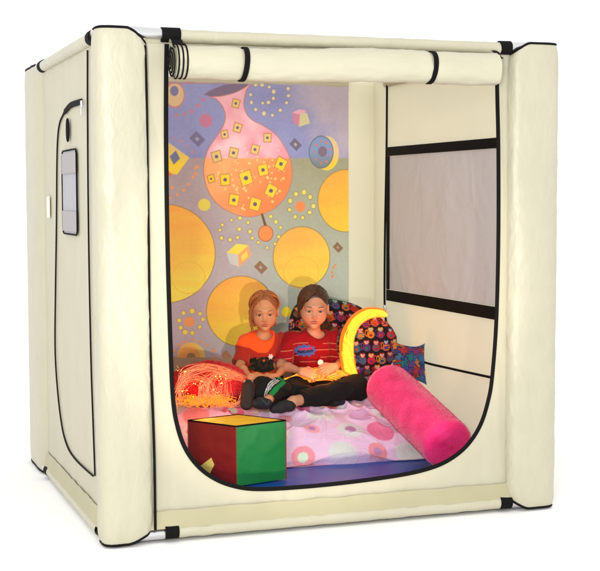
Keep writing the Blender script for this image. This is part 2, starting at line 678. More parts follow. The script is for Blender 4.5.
# rolled-up door
RY = -.03
rx0, rx1 = at(174, 60, 1, RY)[0], at(495.5, 60, 1, RY)[0]
n = 220
xs = np.linspace(rx0, rx1, n)
G = np.zeros((n, 40, 3))
zc = np.interp(xs, [rx0, rx1], [1.866, 1.880])+.004*np.sin(xs*7)
rad = np.interp(xs, [rx0, rx0+.3, rx1], [.060, .064, .066])
strx = [at(247.5, 60, 1, RY-.06)[0], at(436.5, 60, 1, RY-.06)[0]]
for sx in strx:
    rad = rad-.006*np.exp(-((xs-sx)/.018)**2)
for i in range(40):
    a = i/40*2*PI
    w = .0045*fbm(xs*6+3, np.full(n, a*1.5), np.zeros(n), 4)+.003*(1-np.abs(vnoise(xs*9+a*2, np.full(n, a*2.0), np.zeros(n))))**4
    G[:, i, 0] = xs
    G[:, i, 1] = RY+(rad+w)*math.cos(a)*.9
    G[:, i, 2] = zc+(rad+w)*math.sin(a)
roll = MB().grid(G, closed_v=True).build('rolled_door', m_roll, tent)
# spiral end of the roll: alternating black binding and cream layers
sp = []
for i in range(240):
    a = i/240*2*PI*4.2
    r = .006+(.062-.006)*i/239
    sp.append((rx0-.004-.018*(1-i/239), RY+r*math.cos(a)*.9, zc[0]+r*math.sin(a)))
MB().ribbon(sp, .0035, .004, (-1, 0, 0)).build('spiral_binding', m_black, roll)
for k, rr in enumerate((.030, .045, .060)):
    pts = [(rx0+.006+.017*k, RY+(.0615)*math.cos(a)*.9*1.05, zc[0]+.0655*math.sin(a)) for a in np.linspace(.2, 2*PI+.1, 40)]
    MB().tube(pts, .0035, 6).build('layer_edge', m_black, roll)
disc = [(rx0+.0, RY, zc[0])]+[(rx0+.0, RY+.058*.9*math.cos(a), zc[0]+.058*math.sin(a)) for a in np.linspace(0, 2*PI, 40)[:-1]]
MB().add(disc, [(0, 1+i, 1+(i+1) % 39) for i in range(39)]).build('roll_end', m_roll, roll)
# straps round the roll
for sx in strx:
    pts = []
    nn = []
    for a in np.linspace(-PI*.62+PI, PI*2.0-PI*.35, 40):
        c, s_ = math.cos(a), math.sin(a)
        rr = .064
        pts.append((sx+.006*math.sin(a*1.0), RY+rr*c*.9, np.interp(sx, xs, zc)+rr*s_))
        nn.append((0, c, s_))
    pts = [(p[0], p[1], p[2]) for p in pts]
    top = [(sx-.005, .012, 1.955), (sx-.005, -.03, 1.958)]
    MB().ribbon(np.array(pts), .0105, .004, np.array(nn)).build('roll_strap', m_black, roll)
for (px, w) in ((176, .022), (495, .012)):
    q = at(px, 40, 1, 0)
    MB().ribbon([(q[0], .02, 1.962), (q[0], -.012, 1.95), (q[0], -.03, 1.93), (q[0]+.002, -.05, 1.92)], w, .004, (0, -.9, .4)).build('roll_strap', m_black, roll)


# generic wall sheet with wrinkles
def wall(ax, val, a0, a1, z0, z1, name, mt, parent, na=120, nz=120, amp=.006, seed=0, sgn=1):
    A, Z = np.meshgrid(np.linspace(a0, a1, na), np.linspace(z0, z1, nz), indexing='ij')
    e = np.minimum(np.minimum(A-a0, a1-A), np.minimum(Z-z0, z1-Z))
    w = amp*fbm(A*4+seed, Z*3, 0*A+seed, 3)*np.clip(e/.05, 0, 1)
    G = np.zeros((na, nz, 3))
    G[..., ax] = val+w
    G[..., 1-ax] = A
    G[..., 2] = Z
    return MB().grid(G).build(name, mt, parent)


XR = 1.958
left = wall(0, .03, .10, 1.5, .10, 1.965, 'side_panel', m_panel, tent, seed=2, amp=.003)
right = wall(0, XR+.004, .10, 1.957, .02, 1.989, 'side_panel', m_wall, tent, seed=5, amp=.0025)
back = wall(1, 1.955, .05, 1.965, .02, 1.989, 'back_panel', m_wall, tent, seed=9, amp=.002)
roof = wall(0, .0, .0, 1.0, 0, 1, 'tmp', m_panel, tent, na=3, nz=3)
bpy.data.objects.remove(roof)
X, Y = np.meshgrid(np.linspace(.04, 1.96, 60), np.linspace(.04, 1.94, 60), indexing='ij')
sag = -.02*np.sin((X-.04)/1.92*PI)*np.sin((Y-.04)/1.9*PI)
MB().grid(np.stack([X, Y, 1.990+sag*.15], -1)).build('roof_panel', m_roof, tent)
X, Y = np.meshgrid(np.linspace(.04, 1.955, 10), np.linspace(.04, 1.95, 10), indexing='ij')
MB().grid(np.stack([X, Y, 0*X+.012], -1)).build('groundsheet', m_panel, tent)

# left wall: zipped door with slot window
XL = .024
seam = smooth_path([at(x, y, 0, XL) for x, y in [(87.5, 50), (87.5, 100), (88, 180), (89, 260), (91, 360), (93, 420), (95, 476)]], 60)
MB().tube(seam, .0036, 6).build('seam_piping', m_black, left)
zp = smooth_path([at(x, y, 0, XL) for x, y in [(82, 101.5), (76, 103), (70, 106), (65, 111), (63, 115), (60, 122), (58, 135), (57, 160), (56.5, 220), (55.5, 290), (55, 340), (56, 370), (58.5, 400), (61, 420), (64, 436), (69, 450), (76, 460), (84, 468), (93, 476)]], 160)
zip_o = MB().tube(zp, .004, 6).build('door_zip', m_black, left)
MB().ribbon(smooth_path([at(x, y, 0, XL) for x, y in [(82, 101.5), (75, 103.5), (70, 106), (65, 112)]], 30), .012, .006, (-1, 0, 0)).build('zip_flap', m_black, zip_o)
q = at(81.5, 104, 0, XL-.01)
MB().box((q[0], q[1], q[2]), (.008, .022, .03), .003).box((q[0]-.002, q[1], q[2]-.03), (.005, .014, .035), .002).build('zip_pull', m_metal, zip_o)
q = at(69, 130, 0, XL)
a = np.linspace(0, 2*PI, 33)[:-1]
P = [(XL-.006, q[1]+.024*math.cos(t_), q[2]+.048*math.sin(t_)) for t_ in a]
MB().add([(XL-.008, q[1], q[2])]+P, [(0, 1+(i+1) % 32, 1+i) for i in range(32)]).tube(P, .004, 6, closed=True).build('vent_hole', m_black, left)
wc = [at(x, y, 0, XL) for x, y in [(64.5, 150), (76, 150.5), (77.5, 154), (77.6, 190), (77, 230), (76, 234.5), (66, 233), (64, 229), (63.2, 190), (63, 154)]]
ya, yb = wc[8][1], wc[3][1]
za, zb = at(70, 234, 0, XL)[2], at(70, 150, 0, XL)[2]


def rrect(y0, y1, z0_, z1_, r, n=8):
    pts = []
    for cy_, cz_, a0 in ((y1-r, z1_-r, 0), (y0+r, z1_-r, 90), (y0+r, z0_+r, 180), (y1-r, z0_+r, 270)):
        for k in range(n+1):
            a_ = math.radians(a0+90*k/n)
            pts.append((cy_+r*math.cos(a_), cz_+r*math.sin(a_)))
    return pts


yy0, yy1 = sorted((ya, yb))
out = [(XL-.003, y, z) for y, z in rrect(yy0, yy1, za, zb, .03)]
nP = len(out)
A, Z = np.meshgrid(np.linspace(yy0+.004, yy1-.004, 20), np.linspace(za+.004, zb-.004, 40), indexing='ij')
wl = MB().grid(np.stack([XL-.002+.002*fbm(A*20, Z*9, 0*A), A, Z], -1)).build('slot_window', m_mesh, left)
MB().tube(out, .0040, 6, closed=True).build('window_binding', m_black, wl)
m_mesh2 = mat('lilac_netting_band', (.34, .31, .32), .6)
for z0_, z1_ in ((za+.012, za+.10), (zb-.10, zb-.012)):
    MB().box((XL-.006, (yy0+yy1)/2, (z0_+z1_)/2), (.003, yy1-yy0-.02, z1_-z0_), .001).build('window_band', m_mesh2, wl)
q = at(49, 207, 0, XL)
MB().box((XL-.003, q[1], q[2]), (.006, .06, .10), .002).build('side_tab', m_plas, left)

# right wall: door seam + window
XI = XR-.002
sp_ = smooth_path([at(x, y, 0, XI) for x, y in [(387, 84), (386.5, 150), (385, 230), (384.5, 290), (385, 312), (387, 326), (391, 337), (398, 347), (408, 355), (425, 362.5), (450, 368.5), (475, 374), (496, 378.5)]], 160)
MB().tube(sp_, .0062, 8).build('door_seam', m_black, right)
zpp = at(384.5, 308, 0, XI-.01)
MB().box(zpp, (.008, .02, .035), .003).build('zip_pull', m_metal, right)
wy0, wy1 = .12, at(388.5, 148, 0, XI)[1]
wzt0, wzt1 = 1.618, 1.570
wzb0, wzb1 = .838, .893
A, Z = np.meshgrid(np.linspace(wy0, wy1, 120), np.linspace(wzb0, wzt0, 100), indexing='ij')
wr_ = .004*fbm(A*7, Z*5, 0*A, 3)+.005*(1-np.abs(vnoise(A*9+Z*4, Z*7, 0*A+2)))**4*np.exp(-(Z-wzb0)/.25)
win = MB().grid(np.stack([XI-.004-wr_, A, Z], -1)).build('window', m_mesh, right)


def bar(y0, y1, z0_, z1_, x=XI-.010, th=.008):
    return MB().box((x, (y0+y1)/2, (z0_+z1_)/2), (th, y1-y0, z1_-z0_), .002)


bar(wy0, wy1, wzt1, wzt0).build('window_border', m_black, win)
bar(wy0, wy1, wzb0-.062, wzb0-.002+.0).build('window_border', m_black, win)
bar(wy1-.032, wy1, wzb0, wzt1-.001).build('window_border', m_black, win)

# ================================================================== PROJECTED PICTURE (painted)
# art drawn in its own drawing units (au), laid bilinearly on the wall sheet
YM = 1.944
ctrl = [(170, 80), (348, 80), (170, 370), (348, 370), (260, 80), (260, 370), (170, 225), (348, 225)]
A_ = []
bu, bv = [], []
for (u, v) in ctrl:
    p = at(u, v, 1, YM)
    A_.append((1, p[0], p[2], p[0]*p[2]))
    bu.append(u)
    bv.append(v)
cu = np.linalg.lstsq(np.array(A_), np.array(bu, float), rcond=None)[0]
cv = np.linalg.lstsq(np.array(A_), np.array(bv, float), rcond=None)[0]
mx0, mx1, mz0, mz1 = .45, 1.802, .30, 1.986
res = .0021
xs = np.arange(mx0, mx1+res, res)
zs = np.arange(mz0, mz1+res, res)
X, Z = np.meshgrid(xs, zs, indexing='ij')
U = cu[0]+cu[1]*X+cu[2]*Z+cu[3]*X*Z
V = cv[0]+cv[1]*X+cv[2]*Z+cv[3]*X*Z


def mixc(a, b, t):
    t = np.clip(t, 0, 1)[..., None]
    return np.asarray(a, float)*(1-t)+np.asarray(b, float)*t


nz_ = fbm(U*.05, V*.05, 0*U, 4)
grain = fbm(U*.5, V*.5, 0*U+3, 3)
upper = mixc((146, 150, 196), (178, 168, 184), (U-285)/60*1.0+(120-V)/90+nz_*.4)
low_top = mixc((176, 160, 164), (158, 158, 130), (U-215)/90+nz_*.3)
low_bot = mixc((190, 172, 184), (180, 190, 178), (U-195)/90+nz_*.3)
lower = mixc(low_top, low_bot, (V-160)/110)
isup = 1/(1+np.exp((V-157.5)*3))
C = lower*(1-isup[..., None])+upper*isup[..., None]
C += (grain*5+nz_*7)[..., None]


def put(mask, col, soft=None):
    """mask: signed distance in drawing units (negative inside)"""
    global C
    a = np.clip(.5-mask/.7, 0, 1)[..., None]
    col = np.asarray(col, float)
    C = C*(1-a)+col*a


def circ(cx_, cy_, r, ry=None):
    ry = ry or r
    k = np.sqrt(((U-cx_)/r)**2+((V-cy_)/ry)**2)
    return (k-1)*min(r, ry)


def poly(pts):
    P = np.array(pts, float)
    d = np.full(U.shape, 1e9)
    inside = np.zeros(U.shape, bool)
    for i in range(len(P)):
        a, b_ = P[i], P[(i+1) % len(P)]
        e = b_-a
        w0, w1 = U-a[0], V-a[1]
        t = np.clip((w0*e[0]+w1*e[1])/(e@e+1e-9), 0, 1)
        d = np.minimum(d, np.hypot(w0-e[0]*t, w1-e[1]*t))
        cnd = ((a[1] > V) != (b_[1] > V)) & (U < (b_[0]-a[0])*(V-a[1])/(b_[1]-a[1]+1e-12)+a[0])
        inside ^= cnd
    return np.where(inside, -d, d)


def outlined(mask, col, oc, w=1.0):
    put(mask-w*.5, oc)
    put(mask+w*.5, col)


def dots(lst, r, col, oc=None):
    for (x, y) in lst:
        rr = r*random.uniform(.85, 1.2)
        m_ = circ(x, y, rr, rr*random.uniform(.85, 1.15))
        if oc:
            put(m_-.5, oc)
        put(m_, col)


def kite(x, y, s_, col, inner=None, rot=.0):
    pts = [(x-s_*.95, y-.1*s_), (x-.1*s_, y-s_), (x+s_, y+.1*s_), (x+.15*s_, y+s_)]
    put(poly(pts), col)
    if inner is not None:
        put(poly([(x+(a-x)*.3, y+(b_-y)*.3) for a, b_ in pts]), inner)


# big moons
def moon(x, y, rx, ry, top, botc):
    c_ = mixc(top, botc, (V-(y-ry))/(2*ry)+.25*fbm(U*.03, V*.12, 0*U+8, 3)+.15*(U-x)/rx)
    c_ = c_+(grain*6)[..., None]
    outlined(circ(x, y, rx, ry), c_, (160, 138, 92), .8)


moon(165, 253, 49, 49.5, (252, 168, 84), (255, 230, 96))
put(np.abs(circ(188, 277, 16, 16))-.35, (240, 190, 84))
moon(239.5, 311, 34, 35.5, (252, 176, 84), (255, 226, 76))
moon(300.5, 256.5, 29, 30.5, (246, 180, 88), (255, 220, 84))
moon(346, 200, 29, 31, (240, 174, 78), (252, 206, 70))
put(np.abs(circ(300, 272, 18, 16))-.3, (240, 186, 80))
# ring top-left
outlined(circ(175, 95, 9, 12), (214, 184, 148), (205, 130, 120), 1.0)
put(circ(174.5, 91, 4, 5), (128, 122, 160))
dots([(202.8, 99.5), (197.6, 105.4), (191, 111), (184.6, 114), (176.6, 115)], 2.1, (196, 130, 150))
put(circ(205, 120.4, 6.2, 6.6), (196, 126, 152))
kite(196.4, 138.5, 8, (122, 118, 152), (160, 160, 196))
dots([(174, 138), (181, 140.7), (187.3, 145.7), (192, 151.4), (195, 158.6)], 1.4, (205, 140, 150))
dots([(196, 166), (195, 173), (194.5, 167.7), (192.3, 176.6), (188, 183.6), (183.3, 189.5), (177.4, 194), (170.5, 197), (172.4, 186.8)], 1.5, (240, 160, 100))
# diamond left
dc = mixc((226, 196, 130), (250, 214, 70), (V-150)/14)
put(poly([(169, 142), (189, 157), (177, 174), (160, 170)]), dc)
put(poly([(160, 160), (173, 174.5), (166, 177), (158, 172)]), (226, 128, 96))
put(poly([(170, 156), (176, 150), (180, 158), (174, 164)]), (120, 124, 156))
# vase
vase = [(208.5, 96.5), (215, 99), (221, 106), (224, 115), (222.5, 124), (216, 135), (208, 147), (203.5, 160), (203, 175), (207, 190), (216, 203), (230, 212), (246, 216), (262, 213), (276, 205),
        (286, 192), (290.5, 176), (289, 160), (283, 146), (274, 134), (262, 125.5), (252, 120.5), (246, 115), (243, 108), (242.5, 100), (245, 90), (249, 84), (235, 92), (220, 96)]
vase = [tuple(p[:2]) for p in smooth_path([(x, y, 0) for x, y in vase], 240, closed=True)]
vm = poly(vase)
patch = fbm(U*.06+5, V*.06, 0*U+1, 3)
vu = mixc((232, 156, 172), (244, 208, 214), .45+patch*.9)
vl = mixc((250, 176, 118), (250, 140, 86), (U-215)/55+(V-185)/90+patch*.4)
vc = vl*(1-isup[..., None])+vu*isup[..., None]
outlined(vm, vc, (186, 130, 124), .9)
put(poly([(203, 94.5), (210, 90), (222, 85), (236, 83), (249, 81.5), (244, 87), (234, 92), (221, 95.5), (210, 96.5)]), (128, 112, 138))
inside_v = lambda x, y: ((x-246.7)/38)**2+((y-172)/38)**2 < 1
for k in range(95):
    x, y = random.uniform(208, 286), random.uniform(146, 213)
    if inside_v(x, y):
        put(circ(x, y, random.choice((.8, 1.0, 1.3))), (250, 208, 130) if y > 157 else (240, 206, 180))
for (x, y, s_) in [(234.3, 103.3, 3.6), (236, 127.3, 3.8), (223.3, 134, 3.4), (265.7, 137.3, 3.8), (253.3, 149, 4), (232, 152.3, 4.3), (215.3, 156, 4.6),
                   (210, 178, 3.2), (223.7, 179, 4.9), (244.3, 177.4, 6), (261.3, 169.3, 5), (279.3, 163.3, 5.2), (269.3, 190, 5.4), (232.3, 199.3, 5), (253.3, 203.4, 5.4)]:
    a_ = random.uniform(-.35, .35)
    if (x, y) in [(269.3, 190), (279.3, 163.3)]:
        a_ = .5
    pts = [(x+s_*(cx_*math.cos(a_)-cy_*math.sin(a_)), y+s_*1.1*(cx_*math.sin(a_)+cy_*math.cos(a_))) for cx_, cy_ in ((-1, -1), (1, -1.05), (.95, 1), (-.9, 1.05))]
    sq = poly(pts)
    outlined(sq, (226, 196, 128) if y < 157 else (252, 208, 66), (190, 130, 80), .8)
    put(circ(x, y, s_*.36), (104, 96, 118))
put(poly([(259, 213), (261, 212.5), (265.5, 226), (263, 227)]), (120, 84, 62))
outlined(circ(264, 232.7, 7.2, 7.8), (246, 148, 88), (176, 110, 70), .8)
# cream dot spirals
dots([(249, 94.7), (254, 85), (260.3, 84.7), (249.7, 102.3), (254, 109.3), (262.3, 113.3), (270.7, 115), (278.7, 110), (285, 102.7), (287, 95.7), (286.7, 88.7), (261, 103), (266.7, 102.3), (271.7, 98.3), (272, 91.7), (267.5, 87)], 1.7, (226, 208, 170), (140, 130, 140))
dots([(221, 224), (218.7, 229.3), (220.3, 237.3), (228.7, 239), (236, 236.7), (237.7, 228.3), (230, 219.3), (238.3, 217.3), (246.3, 221.7), (248.3, 230.7), (250.7, 237.3), (256.7, 241.7)], 1.7, (238, 216, 110), (140, 128, 110))
dots([(269, 215.7), (274.3, 221), (279, 226.7), (277, 236), (273.3, 243), (265.5, 247)], 1.8, (238, 216, 110), (140, 128, 110))
put(circ(203.3, 204, 6), (230, 212, 96))
# cubes
put(poly([(291, 112), (299, 110), (297.5, 126), (291.5, 122)]), (204, 136, 158))
put(poly([(299, 110), (306, 113), (309, 123), (297.5, 126.5)]), (206, 200, 158))
put(poly([(290.5, 112.5), (298, 109), (305.5, 110.5), (299, 114.5)]), (226, 172, 190))
put(poly([(225, 252), (235, 243), (247, 244.5), (236.5, 254)]), (250, 220, 90))
put(poly([(225, 252), (236.5, 254), (237.5, 266), (228.5, 263)]), (202, 204, 198))
put(poly([(236.5, 254), (247, 244.5), (249.5, 255), (237.5, 266)]), (246, 170, 110))
put(poly([(239.5, 255.5), (245, 250), (246.5, 255.5), (240.5, 260.5)]), (252, 216, 100))
kite(294, 144, 6.6, (118, 108, 130), (170, 172, 190))
kite(259, 266.7, 7, (150, 118, 92), (176, 170, 170))
kite(337.7, 246.7, 5.6, (142, 112, 84), (172, 160, 140))
kite(225, 356, 6, (196, 146, 104))
# crescent
put(circ(326, 152.6, 13, 17), mixc((222, 196, 150), (244, 204, 70), (V-153)/10))
outlined(circ(320.5, 151.5, 12.4, 15.8), mixc((128, 152, 192), (124, 136, 140), (V-152)/12), (104, 110, 120), .8)
put(circ(321.8, 151, 4.6, 5.2), (128, 112, 130))
dots([(321.5+8.2*math.cos(a_), 151.5+11*math.sin(a_)) for a_ in np.linspace(.3, 6.0, 9)], 1.3, (206, 124, 120))
# flowers
put(circ(299, 205.7, 5.2), (244, 144, 88))
dots([(288.7, 200), (294.5, 193.3), (302.8, 191.4), (309, 196.2), (312.4, 205.3), (308.6, 211.6), (301.4, 216.8), (293.7, 216), (288.1, 209)], 2.1, (238, 216, 110), (130, 124, 96))
put(circ(189, 321.7, 5.2), (244, 160, 100))
dots([(183.3, 312.7), (191.7, 310.7), (199.3, 313.3), (202.3, 319), (199, 326.7), (192, 332.7), (185, 332), (180.7, 327.3), (179.3, 320)], 2.1, (244, 218, 100), (170, 140, 110))
sun = circ(190.7, 357, 13.5, 14.5)
put(sun, mixc((246, 190, 100), (236, 214, 110), (U-190)/12))
put(circ(189, 357.5, 10.5, 11.5), (248, 176, 96))
put(circ(190.7, 357, 4.2), (176, 132, 100))
dots([(175, 351), (179.3, 345), (184.3, 341.7), (192, 340), (199.3, 341.7), (206.7, 345), (212.3, 350.7), (213, 358), (173, 358)], 1.7, (242, 158, 92))
dots([(171, 322), (171, 330)], 1.4, (242, 150, 100))
put(circ(285, 311.5, 5), (250, 226, 60))
dots([(331.7, 271.7), (333.3, 266.7), (335.3, 264.3), (332, 276)], 1.1, (236, 140, 80))
# painted shade: pinkish strip along the top, warm cast-shadow band along the bottom
put(V-84.0, mixc((176, 138, 150), (150, 130, 148), (U-200)/150))
a_ = np.clip((V-(357+1.2*nz_))/1.2, 0, 1)[..., None]
C = C*(1-a_)+(np.array((186, 158, 128))+(grain*4)[..., None])*a_
C = np.clip(C, 0, 255)/255
Cl = np.where(C <= .04045, C/12.92, ((C+.055)/1.055)**2.4)
Cl = np.clip(Cl*1.0, 0, .95)
G = np.stack([X, YM-.0025+.0015*fbm(X*4, Z*4, 0*X, 2), Z], -1)
m_projection = mat('projected_picture_cloth', (1, 1, 1), .75, [(500, (1, 1, 1), .12, .0006, 1, 0)], attr='col', spec=.2, translucent=0)
MB().grid(G, c=Cl).build('wall_projection', m_projection, label='painted-in projected light picture of a pink and orange vase among yellow moons on the back wall', cat='projection')  # the projected light picture is painted into the cloth colour

# ================================================================== FLOOR MAT, DUVET
m_blue = mat('blue_gym_mat_vinyl', s2l((8, 66, 160)), .4, [(5, (1, 1, 1), .4, .02, 3, 1), (400, (1, 1, 1), .15, .001, 1, 0)], var=.08)
n = 60
X, Y = np.meshgrid(np.linspace(0, 1, 90), np.linspace(0, 1, 90), indexing='ij')
e = np.minimum(np.minimum(X, 1-X), np.minimum(Y, 1-Y))
Zt = .082-.03*np.exp(-e/.01)+.002*fbm(X*6, Y*6, 0*X)
top = np.stack([.06+X*1.89, .07+Y*1.86, Zt], -1)
bot = top[::1].copy()
bot[..., 2] = .02
mbm = MB().grid(top).grid(bot, flip=True)
for sl_t, sl_b in ((top[:, 0], bot[:, 0]), (top[:, -1][::-1], bot[:, -1][::-1]), (top[0][::-1], bot[0][::-1]), (top[-1], bot[-1])):
    mbm.grid(np.stack([sl_t, sl_b], 0))
mbm.build('floor_mat', m_blue, label='flat blue vinyl gym mat covering the tent floor under the duvet', cat='floor mat')


def duvet_z(X, Y):
    prof_y = [.78, .80, .83, .88, .95, 1.05, 1.2, 1.5, 1.93]
    prof_z = [.088, .115, .150, .190, .222, .255, .292, .318, .33]
    Y2 = Y+.03*np.sin(X*5.0+1)-.015*np.sin(X*13)
    z = np.interp(Y2, prof_y, prof_z)
    # puffy folds and drag creases
    f1 = fbm(X*4.5, Y*5.5, 0*X+2, 3)
    f2 = 1-np.abs(vnoise(X*6+Y*4+7, Y*7-X*3, 0*X+5))
    f3 = 1-np.abs(vnoise(X*11-Y*6, Y*9+X*4, 0*X+9))
    fade = np.clip((Y-.80)/.1, 0, 1)
    return z+fade*(.018*f1+.028*f2**4+.016*f3**4)


nx, ny = 330, 300
xs = np.linspace(.10, 1.935, nx)
ys = np.linspace(.775, 1.925, ny)
X, Y = np.meshgrid(xs, ys, indexing='ij')
Yf = Y.copy()
edge = .02*np.sin(xs*7)+.012*np.sin(xs*17+1)
Yf = ys[None]+edge[:, None]*np.exp(-(ys[None]-.775)/.15)
Z = duvet_z(X, Y)
Z = np.maximum(Z, .085)
Z[:, 0] = .080
Z[0, :] = .084
G = np.stack([X, Yf, Z], -1)
# rolled lip at the front
G[:, 0, 1] += .02
G[:, 1, 1] -= .004
uvv = np.concatenate([np.zeros((nx, 1)), np.cumsum(np.linalg.norm(np.diff(G, axis=1), axis=2), 1)], 1)
# polka print: jittered lattice of big dots, some hatched with fine rings
Cd = np.zeros((nx, ny, 3))
base = np.array((224, 190, 222.))
Cd[:] = base
Cd += (fbm(X*9, uvv*9, 0*X)*6)[..., None]
pal = [(214, 70, 116), (186, 220, 206), (232, 120, 124), (176, 126, 176), (214, 160, 200), (196, 224, 206), (240, 228, 238), (186, 140, 186), (204, 226, 206), (226, 110, 130)]
rg = random.Random(5)
for i in range(-1, 12):
    for j in range(-1, 8):
        cx_ = .10+i*.172+(j % 2)*.086+rg.uniform(-.02, .02)
        cy_ = .06+j*.150+rg.uniform(-.02, .02)
        r_ = rg.choice((.058, .066, .050, .064, .036))
        col = np.array(rg.choice(pal), float)*.62+base*.38
        d_ = np.hypot(X-cx_, uvv-cy_)
        a_ = np.clip(.5-(d_-r_)/.003, 0, 1)[..., None]
        if rg.random() < .4:
            g_ = (.5+.5*np.sin(X*900)*np.sin(uvv*900))[..., None]
            col = col*(1-.5*g_)+np.array((245, 215, 225))*.5*g_
        Cd = Cd*(1-a_)+col*a_
        if rg.random() < .35:
            r2 = r_*.45
            a_ = np.clip(.5-(d_-r2)/.003, 0, 1)[..., None]
            Cd = Cd*(1-a_)+np.array(rg.choice(pal), float)*a_
Cd = np.clip(Cd, 0, 255)/255
Cd = ((Cd+.055)/1.055)**2.4*.92
m_duvet = mat('spotted_duvet_cotton', (1, 1, 1), .8, [(13, (1, 1, 1), .55, .014, 4, 1.5), (900, (1, 1, 1), .15, .0006, 1, 0)], attr='col', sheen=.1, spec=.2)
und = G.copy()
und[..., 2] = .083
und[:, :, 2] = np.minimum(und[:, :, 2], G[..., 2]-.0)
mbd = MB().grid(G, c=Cd).grid(und[:: (nx-1), :][:2], c=Cd[:: (nx-1), :][:2], flip=True)
mbd.build('duvet', m_duvet, label='crumpled pink duvet with large coloured spots spread over the blue mat', cat='duvet')

# ================================================================== FOAM CUBE
cube = thing('foam_cube', (.735, .65, .082), 'soft play cube with yellow top, green front and red side on the blue mat', 'foam cube')
fc = [Vector((.688, .473, 0)), Vector((.943, .546, 0)), Vector((.789, .773, 0)), Vector((.534, .700, 0))]
CZ0, CZ1 = .088, .352


def soft_face(p00, p10, p11, p01, nrm, bulge=.006, n=24, seed=0):
    a = np.linspace(0, 1, n)
    A, B = np.meshgrid(a, a, indexing='ij')
    P = ((1-A)*(1-B))[..., None]*np.array(p00)+(A*(1-B))[..., None]*np.array(p10)+(A*B)[..., None]*np.array(p11)+((1-A)*B)[..., None]*np.array(p01)
    w = bulge*np.sin(A*PI)**.7*np.sin(B*PI)**.7+.0022*fbm(A*4+seed, B*4, 0*A+seed, 3)*np.clip(np.minimum(np.minimum(A, 1-A), np.minimum(B, 1-B))/.06, 0, 1)
    w = w+.003*(1-np.abs(vnoise(A*3+B*4+seed, B*4-A*2, 0*A+seed)))**5*np.clip(np.minimum(np.minimum(A, 1-A), np.minimum(B, 1-B))/.06, 0, 1)
    return P+w[..., None]*np.array(nrm)


vb = [(.35, (1, 1, 1), 0, 0, 0, 0)]
bw = [(5, (1, 1, 1), .35, .02, 2, .3), (500, (1, 1, 1), .12, .001, 1, 0)]
m_green = mat('green_vinyl', s2l((22, 116, 52)), .4, bw, var=.06)
m_redv = mat('dark_red_vinyl', s2l((128, 26, 24)), .4, bw, var=.06)
m_yel = mat('yellow_vinyl', s2l((238, 188, 22)), .42, bw, var=.04)
up = lambda p, z: (p[0], p[1], z)
faces = [(0, 1, m_green, 'green_side'), (1, 2, m_redv, 'hidden_side'), (2, 3, m_green, 'rear_side'), (3, 0, m_redv, 'red_side')]
for k, (i, j, mt, nm) in enumerate(faces):
    a, b_ = fc[i], fc[j]
    dd = (b_-a).normalized()
    nrm = (dd.y, -dd.x, 0)
    G = soft_face(up(a, CZ0), up(b_, CZ0), up(b_, CZ1), up(a, CZ1), nrm, seed=k*3.3)
    MB().grid(G).build('side_face', mt, cube)
G = soft_face(up(fc[0], CZ1), up(fc[1], CZ1), up(fc[2], CZ1), up(fc[3], CZ1), (0, 0, 1), seed=9)
MB().grid(G).build('top_face', m_yel, cube)
G = soft_face(up(fc[0], CZ0), up(fc[3], CZ0), up(fc[2], CZ0), up(fc[1], CZ0), (0, 0, -1), bulge=.001, seed=9)
MB().grid(G).build('bottom_face', m_yel, cube)
MB().tube([up(p, CZ1) for p in fc], .0042, 8, closed=True).build('edge_piping', m_black, cube) if False else None
pipe = MB()
for i in range(4):
    a, b_ = fc[i], fc[(i+1) % 4]
    pipe.tube([up(a, CZ1), up((a+b_)/2, CZ1), up(b_, CZ1)], .0038, 8)
pipe.build('edge_piping', m_black, cube)
for i in range(4):
    MB().tube([up(fc[i], CZ0), up(fc[i], (CZ0+CZ1)/2), up(fc[i], CZ1)], .0028, 8).build('edge_seam', m_redv, cube)
# pale yellow corner patch low on the red side
A_, B_ = np.array(up(fc[3], 0)), np.array(up(fc[0], 0))
dd = (B_-A_)/np.linalg.norm(B_-A_)
nr_ = np.array((-(dd[1]), dd[0], 0))
nr_ = nr_ if nr_@np.array((-1, -1, 0)) > 0 else -nr_
tri = [A_+dd*.075+np.array((0, 0, .155)), A_+dd*.14+np.array((0, 0, .20)), A_+dd*.155+np.array((0, 0, .17)), A_+dd*.12+np.array((0, 0, .11))]
tri = [t_+nr_*.010 for t_ in tri]
tri2 = [t_-nr_*.006 for t_ in tri]
MB().add(tri+tri2, [(0, 1, 2, 3), (7, 6, 5, 4), (0, 4, 5, 1), (1, 5, 6, 2), (2, 6, 7, 3), (3, 7, 4, 0)]).build('corner_patch', mat('pale_yellow_vinyl', s2l((232, 214, 110)), .5), cube, smooth=False)


# ================================================================== FURRY BOLSTER + FUR helper
def fur(P, N, length, width, n_, cols, lay=.5, seed=1):
    rg_ = np.random.default_rng(seed)
    idx = rg_.integers(0, len(P), n_)
    p = P[idx]
    nn = N[idx]
    rnd = rg_.normal(size=(n_, 3))
    t = np.cross(nn, rnd)
    t /= np.linalg.norm(t, axis=1, keepdims=True)+1e-9
    side = np.cross(nn, t)
    L = length*rg_.uniform(.6, 1.2, (n_, 1))
    tip = p+nn*L+t*L*lay
    a = p-side*width
    b_ = p+side*width
    V_ = np.stack([a, b_, tip], 1).reshape(-1, 3)
    F = np.arange(n_*3).reshape(-1, 3)
    c = cols[0]+(cols[1]-cols[0])*rg_.random((n_, 1))
    return V_, F, np.repeat(c, 3, 0)


